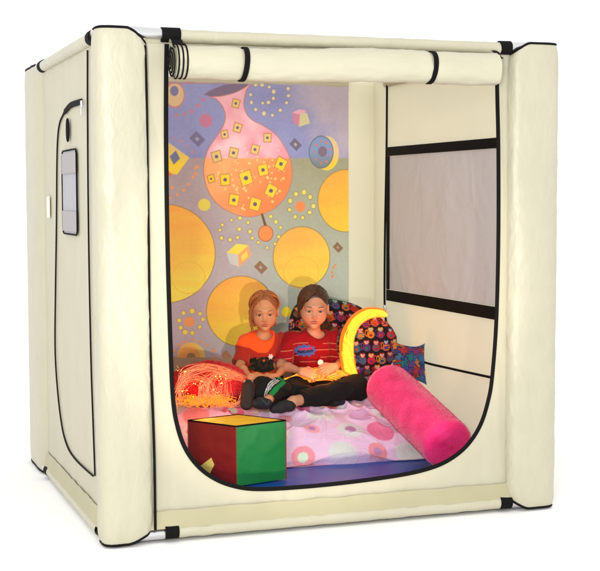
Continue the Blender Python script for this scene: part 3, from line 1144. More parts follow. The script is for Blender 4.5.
PK0, PK1 = np.array(s2l((220, 28, 104))), np.array(s2l((250, 62, 136)))
b0, b1 = np.array((1.700, .43, .203)), np.array((1.675, 1.13, .405))
ax_ = (b1-b0)/np.linalg.norm(b1-b0)
Ub = np.cross(ax_, (0, 0, 1.0))
Ub /= np.linalg.norm(Ub)
Vb = np.cross(Ub, ax_)
L_ = np.linalg.norm(b1-b0)
rb = .118
prof = [(0.0, 0.001), (0.002, .05), (.004, .09), (.010, .108), (.022, .116), (.04, .118)]+[(t_, .118) for t_ in np.linspace(.06, L_-.05, 60)]+[(L_-.04, .116), (L_-.02, .108), (L_-.008, .094), (L_, .05), (L_+.001, .001)]
na = 96
G = np.zeros((len(prof), na, 3))
for i, (s_, r_) in enumerate(prof):
    a = np.arange(na)/na*2*PI
    r2 = r_*(1+.03*fbm(np.cos(a)*2+5, np.sin(a)*2, np.full(na, s_*6), 3))
    G[i] = b0+ax_*s_+r2[:, None]*(np.cos(a)[:, None]*Ub+np.sin(a)[:, None]*Vb)
patchn = fbm(G[..., 0]*14, G[..., 1]*14, G[..., 2]*14, 4)
tt = np.clip(.45+patchn*.75, 0, 1)[..., None]
cB = PK0*(1-tt)+PK1*tt
m_fur = mat('pink_plush', (1, 1, 1), .85, [(60, (1, 1, 1), .5, .006, 4, 1), (350, (1, 1, 1), .4, .002, 2, 0)], attr='col', sheen=.5, spec=.15)
mbB = MB().grid(G, closed_v=True, c=cB)
Nn = np.cross(np.gradient(G, axis=0), np.roll(G, -1, 1)-np.roll(G, 1, 1)).reshape(-1, 3)
Nn /= np.linalg.norm(Nn, axis=1, keepdims=True)+1e-9
P_ = G.reshape(-1, 3)
ctr = b0+ax_*((P_-b0)@ax_)[:, None].clip(.05, L_-.05)
sg = np.sign(np.einsum('ij,ij->i', Nn, P_-ctr))[:, None]
Nn = Nn*sg
rgj = np.random.default_rng(3)
# denser seed points for the pile
ii = rgj.integers(0, len(P_), 60000)
jit = P_[ii]+rgj.normal(size=(60000, 3))*.004
jit -= Nn[ii]*np.einsum('ij,ij->i', jit-P_[ii], Nn[ii])[:, None]
V_, F_, _ = fur(jit, Nn[ii], .0036, .0008, 45000, (PK0, PK1), 1.6, 4)
pn = fbm(V_[:, 0]*14, V_[:, 1]*14, V_[:, 2]*14, 4)
tt = np.clip(.45+pn*.75+np.repeat(rgj.normal(size=(45000,))*.06, 3), 0, 1)[:, None]
mbB.add(V_, F_, PK0*(1-tt)+PK1*tt)
mbB.build('plush_bolster', m_fur, label='long hot pink furry bolster leaning down from the duvet to the blue mat', cat='bolster')


# ================================================================== CUSHIONS
def print_cats(u, v, seed=1):
    """colourful folk-art cats on black, u,v in metres"""
    rg_ = random.Random(seed)
    C_ = np.zeros(u.shape+(3,))
    C_[:] = (26, 18, 26)
    cw, ch = .052, .060
    u, v = u/1.12, v/1.12
    pal_ = [(206, 52, 34), (226, 120, 30), (110, 44, 110), (46, 100, 130), (40, 120, 80), (196, 40, 70), (214, 150, 40), (180, 60, 30), (170, 34, 50), (60, 54, 130)]

    def P_(mask, col):
        nonlocal C_
        a = np.clip(.5-mask/.0012, 0, 1)[..., None]
        C_ = C_*(1-a)+np.asarray(col, float)*a
    i0, i1 = int(np.floor(u.min()/cw))-1, int(np.ceil(u.max()/cw))+1
    j0, j1 = int(np.floor(v.min()/ch))-1, int(np.ceil(v.max()/ch))+1
    for j in range(j1, j0-1, -1):
        for i in range(i0, i1+1):
            x = (i+.5*(j % 2))*cw+rg_.uniform(-.004, .004)
            y = j*ch+rg_.uniform(-.004, .004)
            a, b_, c_, e_ = [rg_.choice(pal_) for _ in range(4)]
            e1 = lambda cx_, cy_, rx, ry: (np.sqrt(((u-cx_)/rx)**2+((v-cy_)/ry)**2)-1)*min(rx, ry)
            body = e1(x, y-.010, .021, .019)
            st = (np.sin((u-x)*700 if rg_.random() < .5 else (v-y)*620) > 0)[..., None]
            P_(body, np.where(st, np.array(a, float), np.array(b_, float)))
            sgn = rg_.choice((-1, 1))
            P_(np.abs(e1(x+sgn*.022, y-.002, .007, .014))-.0018, b_)
            for s_ in (-1, 1):
                hx = x+s_*.009
                P_(np.maximum(np.abs(u-hx)*1.5+(v-(y+.028)), -(v-(y+.016)))*.6, c_)
            P_(e1(x, y+.014, .015, .010), c_)
            P_(e1(x, y+.009, .006, .004), (225, 190, 170))
            for s_ in (-1, 1):
                P_(e1(x+s_*.006, y+.016, .0045, .004), (235, 235, 225))
                P_(e1(x+s_*.006, y+.016, .0018, .0022), (40, 130, 190))
            P_(e1(x, y+.0115, .002, .0015), (190, 40, 40))
            P_(e1(x, y-.014, .009, .006), e_)
    return C_


def print_jigsaw(u, v, seed=4):
    cw = .036
    rg_ = np.random.default_rng(seed)
    off = rg_.uniform(-.25, .25, (64, 64, 2))
    dirs = rg_.integers(0, 2, (64, 64, 2))*2-1
    pal_ = np.array([(46, 70, 140), (190, 52, 60), (60, 120, 90), (110, 70, 150), (214, 130, 60), (60, 120, 180), (180, 150, 70), (150, 50, 120), (40, 120, 130), (80, 80, 170)], float)
    ci = rg_.integers(0, len(pal_), (64, 64))

    def pid(u_, v_):
        a = u_/cw+20
        b_ = v_/cw+20
        a = a+.06*np.sin(b_*2*PI)
        b_ = b_+.06*np.sin(a*2*PI)
        i, j = np.floor(a).astype(int), np.floor(b_).astype(int)
        fi, fj = i.copy(), j.copy()
        for di in (0, 1):
            bi = i+di  # vertical boundary bi
            d_ = dirs[bi % 64, j % 64, 0]
            cx_ = bi+.16*d_
            cy_ = j+.5+off[bi % 64, j % 64, 0]*.5
            inn = np.hypot(a-cx_, b_-cy_) < .19
            fi = np.where(inn, np.where(d_ > 0, bi-1, bi), fi)
            bj = j+di
            d_ = dirs[i % 64, bj % 64, 1]
            inn = np.hypot(a-(i+.5+off[i % 64, bj % 64, 1]*.5), b_-(bj+.16*d_)) < .19
            fj = np.where(inn, np.where(d_ > 0, bj-1, bj), fj)
        return fi, fj
    fi, fj = pid(u, v)
    C_ = pal_[ci[fi % 64, fj % 64]]*.86
    e_ = np.zeros(u.shape, bool)
    for du, dv in ((.0012, 0), (-.0012, 0), (0, .0012), (0, -.0012)):
        gi, gj = pid(u+du, v+dv)
        e_ |= (gi != fi) | (gj != fj)
    C_ = np.where(e_[..., None], np.array((24, 22, 40.)), C_)
    return C_


def lin(C_):
    C_ = np.clip(C_, 0, 255)/255
    return np.where(C_ <= .04045, C_/12.92, ((C_+.055)/1.055)**2.4)


def pillow(name, ctr_, R, w, h, th, pfn, material, label, cat, n=170, e=2.6, seed=1, pinch=.12, parent=None, roundc=0):
    a = np.linspace(-1, 1, n)
    A, B = np.meshgrid(a, a, indexing='ij')
    # rounded outline: pull the middles of the sides in
    sx = w/2*A*(1-pinch*(1-np.abs(A)**2)*0-pinch*.6*(1-B**2)*np.abs(A)**3)
    sy = h/2*B*(1-pinch*.6*(1-A**2)*np.abs(B)**3)
    prof_ = ((1-np.abs(A)**e)*(1-np.abs(B)**e)).clip(0)**.5
    if roundc:
        sx, sy = sx*np.sqrt(1-roundc*B**2*A**2), sy*np.sqrt(1-roundc*A**2*B**2)
    w_ = th/2*prof_
    near = np.clip(1-prof_*1.4, 0, 1)
    cr = .010*(1-np.abs(vnoise(A*4+seed, B*4, 0*A+seed)))**4*prof_
    out_ = MB()
    for s_ in (1, -1):
        P = np.stack([sx, s_*-(w_+cr*.6), sy], -1)
        P = P@np.array(R.to_3x3()).T+np.array(ctr_)
        col = (lin(pfn(sx, sy)) if s_ == 1 else lin(pfn(sx+.3, sy)))*.72
        out_.grid(P, c=col, flip=(s_ == -1))
    return out_.build(name, material, parent, label=label, cat=cat)


m_print = mat('printed_cotton', (1, 1, 1), .75, [(30, (1, 1, 1), .25, .006, 3, 1), (800, (1, 1, 1), .15, .0006, 1, 0)], attr='col', sheen=.1, spec=.2)


def RR(z, x=0, y=0):
    return Euler((math.radians(x), math.radians(y), math.radians(z)), 'XYZ').to_matrix()


# back cushion behind the girls
q = at(329, 330, 1, 1.78)
pillow('cat_cushion', (q[0]+.01, 1.79, .62), RR(-6, -12, 9), .47, .34, .18, lambda u, v: print_cats(u, v, 3), m_print,
       'wide dark cushion printed with colourful cats against the back wall behind the taller girl', 'cushion', n=230, seed=2, pinch=0, roundc=.42)


# round drum cushion wrapped by the glowing rope (face towards the front left)
def drum(name, ctr_, R, r, th, pfn, label, cat):
    rr_ = np.concatenate([np.linspace(.001, .86, 90), np.array([.90, .94, .97, .99, 1.0, 1.0, .99, .97, .94, .9]), np.linspace(.86, .001, 12)])
    hh = np.concatenate([1-.10*np.linspace(0, .86, 90)**2, np.array([.88, .80, .66, .45, .2, -.2, -.45, -.66, -.8, -.88]), -1+.1*np.linspace(.86, 0, 12)**2])*th/2
    a = np.arange(200)/200*2*PI
    RRm, A = np.meshgrid(rr_*r, a, indexing='ij')
    H = np.repeat(hh[:, None], 200, 1)
    x, z = RRm*np.cos(A), RRm*np.sin(A)
    wob = .006*fbm(x*12, z*12, 0*x, 3)*np.sign(H)+.008*(1-np.abs(vnoise(A*2, RRm*20, 0*A)))**4*np.sign(H)*(RRm/r)
    P = np.stack([x*(1+.02*np.sin(A*3)), -(H+wob), z], -1)
    arc = np.where(H > -1, RRm, RRm)
    col = lin(pfn(x+(th/2-H)*np.cos(A), z+(th/2-H)*np.sin(A)))*.72
    P = P@np.array(R).T+np.array(ctr_)
    return MB().grid(P, closed_v=True, c=col).build(name, m_print, label=label, cat=cat)


q = at(371, 347, 1, 1.42)
DC = np.array((q[0]-.01, 1.45, q[2]+.003))
drum('drum_cushion', DC, RR(4, -6), .163, .12, lambda u, v: print_cats(u*1.0+.5, v, 8), 'round dark cushion printed with cats, ringed by the glowing yellow rope', 'cushion')
# jigsaw pillow
q = at(407, 362, 1, 1.22)
pillow('jigsaw_pillow', (q[0], 1.20, q[2]), RR(10, -16, 8), .22, .22, .10, print_jigsaw, m_print,
       'small square pillow with multicoloured jigsaw print between bolster and side wall', 'pillow', n=170, seed=5, pinch=.45)

# red plush cushion under the fibres
RD0, RD1 = np.array(s2l((190, 8, 22))), np.array(s2l((255, 40, 50)))
q = at(213, 388, 1, 1.32)
cen = np.array((q[0], 1.40, q[2]+.012))
nu_, nv_ = 80, 120
a = np.linspace(-PI/2, PI/2, nu_)
b_ = np.arange(nv_)/nv_*2*PI
A, B = np.meshgrid(a, b_, indexing='ij')
G = np.stack([.205*np.cos(A)*np.cos(B), .17*np.cos(A)*np.sin(B), .095*np.sin(A)], -1)
G = G*(1+.10*fbm(G[..., 0]*9, G[..., 1]*9, G[..., 2]*9, 3))[..., None]
Nn = G/np.array((.205, .17, .095))**2
Nn /= np.linalg.norm(Nn, axis=-1, keepdims=True)
G += cen
tt = np.clip(.4+.8*fbm(G[..., 0]*15, G[..., 1]*15, G[..., 2]*15), 0, 1)[..., None]
mbR = MB().grid(G, closed_v=True, c=RD0*(1-tt)+RD1*tt)
Pq, Nq = G.reshape(-1, 3), Nn.reshape(-1, 3)
V_, F_, c_ = fur(Pq+rgj.normal(size=Pq.shape)*.003, Nq, .016, .0012, 26000, (RD0, RD1), .9, 6)
mbR.add(V_, F_, c_)
mbR.build('plush_cushion', m_fur, label='fluffy red cushion at the left lying under the tangle of glowing fibres', cat='cushion')

# ================================================================== FIBRE OPTICS
m_fib = mat('glowing_fibre', (.12, .04, .03), .3, emis=(1.0, .24, .085), estr=1.05)
m_fib2 = mat('glowing_orange_fibre', (.12, .03, .005), .3, emis=(1.0, .22, .014), estr=1.5)
m_tip = mat('bright_fibre_tip', (1, .8, .3), .3, emis=(1.0, .55, .08), estr=5)
m_core = mat('glowing_yellow_fibre', (.12, .06, .005), .4, emis=(1.0, .50, .02), estr=1.6)


def speckle(m_, ca, cb, strength, scale):
    nt = m_.node_tree
    b = nt.nodes['Principled BSDF']
    tc = nt.nodes.new('ShaderNodeTexCoord')
    n = nt.nodes.new('ShaderNodeTexNoise')
    n.inputs['Scale'].default_value = scale
    n.inputs['Detail'].default_value = 3
    r = nt.nodes.new('ShaderNodeValToRGB')
    r.color_ramp.elements[0].position = .36
    r.color_ramp.elements[0].color = (*ca, 1)
    r.color_ramp.elements[1].position = .60
    r.color_ramp.elements[1].color = (*cb, 1)
    nt.links.new(tc.outputs['Object'], n.inputs['Vector'])
    nt.links.new(n.outputs['Fac'], r.inputs[0])
    nt.links.new(r.outputs[0], b.inputs['Emission Color'])
    b.inputs['Emission Strength'].default_value = strength


speckle(m_core, (1.0, .44, .018), (1.0, .64, .045), 1.5, 420)
m_rim = mat('glowing_red_orange_fibre', (.1, .02, .003), .4, emis=(1.0, .17, .008), estr=1.3)
speckle(m_fib2, (1.0, .13, .006), (1.0, .32, .015), 1.3, 260)
speckle(m_fib, (1.0, .13, .045), (1.0, .36, .13), .95, 60)
fo = thing('fibre_optic_bundle', (1.0, 1.25, .33), 'glowing yellow and orange fibre optic strands, tangled at left and roped across the laps', 'light strand')


def cluster(pts, r, strands, sr, twist, material, name, seed, jitter=.25):
    P = resample(smooth_path(pts, 200), 170)
    T = np.gradient(P, axis=0)
    T /= np.linalg.norm(T, axis=1, keepdims=True)
    U_ = np.cross(T, (0, 0, 1.0))
    U_ /= np.linalg.norm(U_, axis=1, keepdims=True)+1e-9
    V_ = np.cross(T, U_)
    rg_ = np.random.default_rng(seed)
    m_ = MB()
    R_ = np.asarray(r) if np.ndim(r) else np.full(170, r)
    for k in range(strands):
        ph = rg_.uniform(0, 2*PI)
        rad_ = rg_.uniform(.55, 1.05) if k % 4 else rg_.uniform(.1, .6)
        tw = twist*rg_.uniform(.5, 1.5)*rg_.choice((-1, 1))
        s_ = np.linspace(0, 1, 170)
        a = ph+tw*s_*2*PI+.6*vnoise(s_*9, np.full(170, k*3.1), np.zeros(170))
        rr_ = R_*rad_*(1+jitter*.25*vnoise(s_*9, np.full(170, k*1.7), np.ones(170)))
        m_.tube(P+rr_[:, None]*(np.cos(a)[:, None]*U_+np.sin(a)[:, None]*V_), sr, 5)
    return m_.build(name, material, fo)


# rope: from the tangle, over girl one's lap, under girl two's arms, up round the drum cushion
rp = [at(225, 380, 1, 1.36), at(240, 375, 1, 1.40), at(256, 381, 1, 1.42), at(272, 386, 1, 1.42), at(290, 383, 1, 1.38), at(308, 376, 1, 1.38), at(326, 374, 1, 1.36), at(342, 377, 1, 1.32), at(356, 384, 1, 1.26)]
taper = np.interp(np.linspace(0, 1, 170), [0, .2, .7, 1], [.018, .022, .033, .030])
cluster(rp, taper, 70, .0022, .4, m_fib2, 'lap_rope', 5)
cluster(rp, taper, 26, .0012, .4, m_core, 'lap_rope', 6)
arcp = [at(361, 385, 1, 1.30), at(353, 378, 1, 1.32), at(348.5, 362, 1, 1.34), at(348, 345, 1, 1.36), at(351, 331, 1, 1.37), at(358, 320, 1, 1.38), at(368, 314, 1, 1.39), at(379, 313, 1, 1.41), at(386, 315, 1, 1.46)]
cluster(arcp, np.interp(np.linspace(0, 1, 170), [0, .3, .7, .9, 1], [.025, .028, .024, .015, .008]), 130, .0023, .25, m_core, 'arched_rope', 9)
cluster(arcp, np.interp(np.linspace(0, 1, 170), [0, .3, .7, .9, 1], [.026, .029, .025, .016, .008]), 26, .0008, .25, m_fib2, 'arched_rope', 10)
rim = []
for p_ in arcp:
    o_ = Vector((p_[0]-DC[0], 0, p_[2]-DC[2])).normalized()
    rim.append(Vector(p_)+o_*.013+Vector((0, .016, 0)))
cluster(rim, np.interp(np.linspace(0, 1, 170), [0, .3, .7, .9, 1], [.022, .025, .021, .012, .005]), 90, .0022, .25, m_rim, 'arched_rope', 14)
inn = [Vector(p_)-Vector((p_[0]-DC[0], 0, p_[2]-DC[2])).normalized()*.010+Vector((0, .016, 0)) for p_ in arcp]
cluster(inn, np.interp(np.linspace(0, 1, 170), [0, .3, .7, .9, 1], [.024, .027, .023, .014, .008]), 70, .0022, .25, m_fib2, 'arched_rope', 15)
# glowing gauzy core of the arch
core = resample(smooth_path(arcp, 100), 80)
MB().tube(core, np.interp(np.linspace(0, 1, 80), [0, .3, .7, 1], [.020, .023, .018, .006]), 14).build('rope_core', m_core, fo)
core = resample(smooth_path(rp, 100), 80)
MB().tube(core, np.interp(np.linspace(0, 1, 80), [0, .2, .7, 1], [.011, .015, .025, .022]), 14).build('rope_core', m_fib2, fo)

# tangle of looping strands at the left
rg_ = np.random.default_rng(12)
tang, tips = MB(), MB()
src_ = at(203, 404, 1, 1.15)
bases = [[(180, 402), (180, 386), (189, 374), (207, 369), (226, 372), (243, 379)],
         [(205, 404), (202, 390), (208, 378), (222, 373), (243, 379)],
         [(238, 376), (224, 382), (219, 394), (226, 404), (238, 403), (242, 391)],
         [(177, 399), (184, 384), (199, 378), (212, 385), (215, 403)],
         [(190, 406), (204, 396), (218, 399), (233, 406)],
         [(179, 393), (185, 373), (204, 366), (227, 370), (246, 378)],
         [(233, 377), (216, 376), (208, 389), (214, 403), (227, 399), (227, 384)]]
for bi, bs in enumerate(bases):
    for k in range(15):
        oa, ob = rg_.normal(size=2)*2.6, rg_.normal(size=2)*2.6
        wig = rg_.normal(size=(len(bs), 2))*.9
        d0 = rg_.uniform(1.10, 1.17)
        pts = []
        for i_, (x, y) in enumerate(bs):
            t_ = i_/(len(bs)-1)
            f_ = .5 if (x > 236 and y < 385) else 1.0
            pts.append(at(x+(oa[0]*(1-t_)+ob[0]*t_)*f_+wig[i_, 0], min(407, y+(oa[1]*(1-t_)+ob[1]*t_)*f_+wig[i_, 1]), 1, d0+.20*max(0, (x-205)/45)*(1 if y < 388 else .4)))
        P = smooth_path(pts, 48)
        tang.tube(P, rg_.uniform(.0005, .0009), 5)
for k in range(75):
    cx_, cy_ = [(181, 372), (183, 388), (200, 385), (214, 392), (205, 400), (222, 379), (190, 398)][rg_.integers(0, 7)]
    p_ = at(cx_+rg_.normal()*2.6, cy_+rg_.normal()*2.6, 1, rg_.uniform(1.12, 1.2))
    r_ = .0009+.0026*rg_.random()**3
    tips.tube([p_+Vector((-r_, 0, 0)), p_, p_+Vector((r_, 0, 0))], [r_*.5, r_, r_*.5], 6)
tang.build('fibre_tangle', m_fib, fo, kind='stuff')
tips.build('fibre_tips', m_tip, fo, kind='stuff')
# light given off by the bundle itself
for nm, px_, py_, yy_, e_, r_ in (('fibre_glow', 203, 385, 1.06, 2.6, .07), ('rope_glow', 346, 352, 1.24, 1.7, .05), ('rope_glow', 322, 380, 1.22, 1.5, .05)):
    p_ = at(px_, py_, 1, yy_)
    lamp(nm, 'POINT', p_, (0, 0, 0), e_, color=(1.0, .27, .05)).data.shadow_soft_size = r_
# orange glow pool: denser golden strands at the foot of the tangle
pool = MB()
for k in range(90):
    x0 = rg_.uniform(180, 228)
    pts = [at(x0, rg_.uniform(399, 408), 1, 1.12), at(x0+rg_.uniform(-10, 10), rg_.uniform(394, 404), 1, 1.15), at(x0+rg_.uniform(-18, 18), rg_.uniform(398, 408), 1, 1.12)]
    pool.tube(smooth_path(pts, 16), .0014, 5)
pool.build('golden_strands', m_fib2, fo, kind='stuff')

# ================================================================== PEOPLE
m_skin = mat('skin', (1, 1, 1), .5, [(120, (1, 1, 1), .12, .002, 3, 0)], attr='col', subsurf=.12, spec=.35)
m_cloth = mat('tshirt_cotton', (1, 1, 1), .85, [(28, (1, 1, 1), .3, .006, 4, 1.2), (700, (1, 1, 1), .2, .0006, 1, 0)], attr='col', sheen=.15, spec=.15)
m_pants = mat('black_tracksuit', (1, 1, 1), .85, [(22, (1, 1, 1), .4, .008, 4, 1.5), (700, (1, 1, 1), .2, .0006, 1, 0)], attr='col', sheen=0, spec=.16)
m_shoe = mat('black_slipper_suede', (1, 1, 1), .7, [(60, (1, 1, 1), .3, .003, 3, 0)], attr='col', spec=.25)
m_hair = mat('hair', (1, 1, 1), .42, None, attr='col', spec=.45)
m_eye = mat('eye', (1, 1, 1), .12, None, attr='col', spec=.6)
m_badge = mat('white_enamel_badge', (.62, .58, .56), .3)


def head_frame(c, yaw, tilt, nod):
    R = Euler((math.radians(nod), math.radians(tilt), 0)).to_matrix()
    return Matrix.Translation(c) @ (Matrix.Rotation(math.radians(yaw), 3, 'Z') @ R).to_4x4()


class Loc:
    """adds sdf shapes given in a head's own frame, scaled"""
    def __init__(s, F, M_, sc):
        s.F, s.M, s.s = F, M_, sc

    def p(s, q):
        return np.array(s.M @ (Vector(q)*s.s))

    def ell(s, c, r, k=.01, sub=False, rot=None):
        R = s.M.to_3x3() @ (rot if rot is not None else Matrix.Identity(3))
        s.F.ell(s.p(c), np.array(r)*s.s, R, k*s.s, sub)

    def cap(s, a, b, ra, rb, k=.01, sub=False):
        s.F.cap(s.p(a), s.p(b), ra*s.s, rb*s.s, k*s.s, sub)


def face(H, chub=1.0):
    H.ell((0, .014, .030), (.074, .090, .078), .01)            # cranium
    H.ell((0, -.026, -.026), (.0565*chub, .062, .076), .03)     # face mass
    H.ell((0, -.004, -.030), (.060*chub, .060, .048), .03)     # jaw sides
    H.ell((0, -.065, -.086), (.017, .016, .015), .026)         # chin
    for s_ in (-1, 1):
        H.ell((s_*.033, -.054, -.036), (.024*chub, .024, .024), .028)   # cheek
        H.ell((s_*.028, -.0765, .016), (.021, .009, .007), .022)         # brow
        H.ell((s_*.0300, -.0925, -.008), (.017, .0115, .012), .014, True)  # eye socket
    H.cap((0, -.079, -.010), (0, -.0925, -.034), .0048, .0075, .014)     # nose
    H.ell((0, -.0940, -.0355), (.0080, .0078, .0068), .007)
    for s_ in (-1, 1):
        H.ell((s_*.0088, -.0870, -.0395), (.0056, .0070, .0050), .006)   # wings
        H.ell((s_*.005, -.0930, -.0450), (.0020, .0022, .0016), .002, True)  # nostrils
    H.ell((0, -.0900, -.050), (.003, .006, .005), .008, True)             # philtrum
    H.ell((0, -.084, -.0585), (.0205, .0088, .0046), .006)               # upper lip
    H.ell((0, -.083, -.0665), (.0165, .0090, .0052), .006)               # lower lip
    for s_ in (-1, 1):
        H.cap((0, -.0925, -.0624), (s_*.0195, -.0870, -.0600), .0016, .0012, .003, True)         # mouth line
    H.ell((0, -.087, -.0765), (.014, .006, .004), .008, True)            # chin crease
    for s_ in (-1, 1):
        H.ell((s_*.0295, -.0705, -.005), (.0162, .0150, .0145), .005)    # lids over the eyeball
        H.ell((s_*.0298, -.0885, -.0060), (.0146, .0115, .0070), .0020, True)   # eye opening
        # ears
        rot = Matrix.Rotation(s_*.35, 3, 'Z')
        H.ell((s_*.0755, .012, -.008), (.0065, .0175, .029), .006, rot=rot)
        H.ell((s_*.0825, .006, -.006), (.0045, .0105, .018), .004, True, rot=rot)


def eyes(M_, sc, parent, iris):
    for s_ in (-1, 1):
        c = M_ @ (Vector((s_*.0295, -.0705, -.005))*sc)
        R = M_.to_3x3()
        n1, n2 = 28, 28
        th = np.linspace(0, PI, n1)
        ph = np.arange(n2)/n2*2*PI
        T_, Ph = np.meshgrid(th, ph, indexing='ij')
        r = .0133*sc
        P = np.stack([r*np.sin(T_)*np.cos(Ph), -r*np.cos(T_), r*np.sin(T_)*np.sin(Ph)], -1)
        C_ = np.zeros(P.shape)
        C_[:] = (.34, .28, .25)
        C_[T_ < .70] = iris
        C_[T_ < .36] = (.01, .01, .01)
        P = P@np.array(R).T+np.array(c)
        MB().grid(P, closed_v=True, c=C_).build('eye', m_eye, parent)


def brows(M_, sc, parent, body_, col):
    from mathutils.bvhtree import BVHTree
    me_ = body_.data
    tree = BVHTree.FromPolygons([v.co for v in me_.vertices], [p_.vertices for p_ in me_.polygons])
    fwd = (M_.to_3x3() @ Vector((0, 1, 0))).normalized()

    def onskin(x, z):
        o_ = M_ @ (Vector((x, -.16, z))*sc)
        h_ = tree.ray_cast(o_, fwd)[0]
        return (h_ if h_ is not None else M_ @ (Vector((x, -.085, z))*sc))-fwd*.0010
    rg_ = random.Random(3)
    for s_ in (-1, 1):
        m_ = MB()
        for k in range(90):
            t_ = rg_.random()
            x = s_*(.016+.025*t_)
            z = .0150+.0045*math.sin(t_*2.2)-.0015*t_*t_+rg_.uniform(-.0014, .0014)
            p0 = onskin(x, z)
            p1 = onskin(x+s_*.005, z+.0015*(1-t_))
            m_.tube([p0, (p0+p1)/2, p1], .0009, 4, c=np.array(col)*rg_.uniform(.7, 1.2))
        m_.build('eyebrow', m_hair, parent)


def hand(F, wrist, dirv, back, side, sc=1.0, curl=(.5, .6, .4), spread=.10, k=.004, thumb=(.75, .35)):
    """palm, four fingers with three phalanges each, and a thumb leaving the side of the palm"""
    W_ = Vector(wrist)
    d = Vector(dirv).normalized()
    n = Vector(back)
    n = (n-d*n.dot(d)).normalized()
    l = d.cross(n).normalized()*side
    pl = .056*sc
    for t_ in np.linspace(-1, 1, 4):
        F.cap(W_+l*t_*.012*sc, W_+d*pl+l*t_*.0215*sc-n*.004*sc*abs(t_), .0125*sc, .0098*sc, .010*sc)
    Ls = [.044, .050, .047, .037]
    for i, Lf in enumerate(Ls):
        o_ = (i-1.5)*.0148*sc
        p = W_+d*(pl-(.004 if i in (0, 3) else 0)*sc)+l*o_
        ang = 0
        dd = (d+l*(i-1.5)*spread).normalized()
        r = .0076*sc*(1 if i < 3 else .9)
        for j, (fr, cu) in enumerate(zip((.42, .32, .26), curl)):
            ang += cu*(1+.12*(i-1.5))
            v = (dd*math.cos(ang)-n*math.sin(ang)).normalized()
            q_ = p+v*Lf*fr*1.25*sc
            F.cap(p, q_, r, r*.90, k*.5)
            p = q_
            r *= .90
    # thumb
    tb = W_+d*.016*sc-l*.020*sc-n*.004*sc
    v1 = (d*.75-l*thumb[0]-n*.25).normalized()
    t1 = tb+v1*.026*sc
    v2 = (d*.95-l*thumb[1]*.6-n*.45).normalized()
    t2 = t1+v2*.024*sc
    t3 = t2+(v2*.8+l*.25-n*.3).normalized()*.016*sc
    F.cap(tb, t1, .0115*sc, .0095*sc, .008*sc)
    F.cap(t1, t2, .0090*sc, .0080*sc, .004*sc)
    F.cap(t2, t3, .0080*sc, .0066*sc, .003*sc)


def skin_color(M_, sc, tone, lip, blush, freckle=False, warm=None):
    Mi = np.array(M_.inverted())

    def f(P):
        q_ = (P@Mi[:3, :3].T+Mi[:3, 3])/sc
        x, y, z = q_[:, 0], q_[:, 1], q_[:, 2]
        C_ = np.tile(np.array(tone, float), (len(P), 1))
        C_ *= (1+.05*fbm(P[:, 0]*40, P[:, 1]*40, P[:, 2]*40))[:, None]
        hd = (np.abs(x) < .09) & (y < -.03) & (z > -.1) & (z < .09)
        dl = np.minimum(((x/.021)**2+((z+.0580)/.0048)**2), ((x/.0175)**2+((z+.0672)/.0058)**2))
        a = np.clip(1.25-dl, 0, 1)*hd
        C_ = C_*(1-a[:, None])+np.array(lip)*a[:, None]
        a = np.clip(1-(((np.abs(x)-.038)/.022)**2+((z+.035)/.020)**2), 0, 1)*.45*hd
        a = np.maximum(a, np.clip(1-((x/.012)**2+((z+.036)/.012)**2), 0, 1)*.4*hd)
        C_ = C_*(1-a[:, None])+np.array(blush)*a[:, None]
        # lash line round the eye opening
        for s_ in (-1, 1):
            e_ = ((x-s_*.0298)/.0155)**2+((z+.0060)/.0082)**2
            a = np.clip(1-np.abs(e_-1.12)/.35, 0, 1)*(z > -.0045)*hd*.9
            C_ = C_*(1-a[:, None])+np.array((.05, .025, .015))*a[:, None]
        if freckle:
            fr = vnoise(x*420, y*420, z*420)
            a = np.clip((fr-.55)*3, 0, .35)*hd*(np.abs(z+.02) < .03)
            C_ = C_*(1-a[:, None])+np.array((.30, .12, .05))*a[:, None]
        return np.clip(C_, 0, 1)
    return f


def hair_strands(M_, sc, parent, paths, cols, r=.0011, seed=3):
    rg_ = np.random.default_rng(seed)
    m_ = MB()
    for P in paths:
        W_ = [M_ @ (Vector(tuple(q_))*sc) for q_ in P]
        n_ = len(W_)
        t_ = rg_.random()
        c = np.array(cols[0])*(1-t_)+np.array(cols[1])*t_
        m_.tube(W_, np.interp(np.arange(n_), [0, n_*.2, n_*.8, n_-1], [r*.8, r, r, r*.35])*sc, 4, c=c)
    return m_.build('hair', m_hair, parent)


CR, CRr = np.array((0, .014, .030)), np.array((.0765, .0925, .0810))


def scalp(az, el, off=0.0):
    """point on the skull; az 0 = front, +90 = picture right, el degrees"""
    a, e_ = math.radians(az), math.radians(el)
    v = np.array((math.sin(a)*math.cos(e_), -math.cos(a)*math.cos(e_), math.sin(e_)))
    return CR+(CRr+off)*v


def sweep(p_az, p_el, q_az, q_el, n_=9, off=.003, lift=.004):
    """great-circle sweep over the skull"""
    def vec(az, el):
        a, e_ = math.radians(az), math.radians(el)
        return np.array((math.sin(a)*math.cos(e_), -math.cos(a)*math.cos(e_), math.sin(e_)))
    a, b_ = vec(p_az, p_el), vec(q_az, q_el)
    w = math.acos(np.clip(a@b_, -.9999, .9999))
    out_ = []
    for t_ in np.linspace(0, 1, n_):
        v = (math.sin((1-t_)*w)*a+math.sin(t_*w)*b_)/math.sin(w)
        out_.append(CR+(CRr+off*min(1, t_*5)-.003*max(0, 1-t_*5)+lift*math.sin(t_*PI))*v)
    return out_


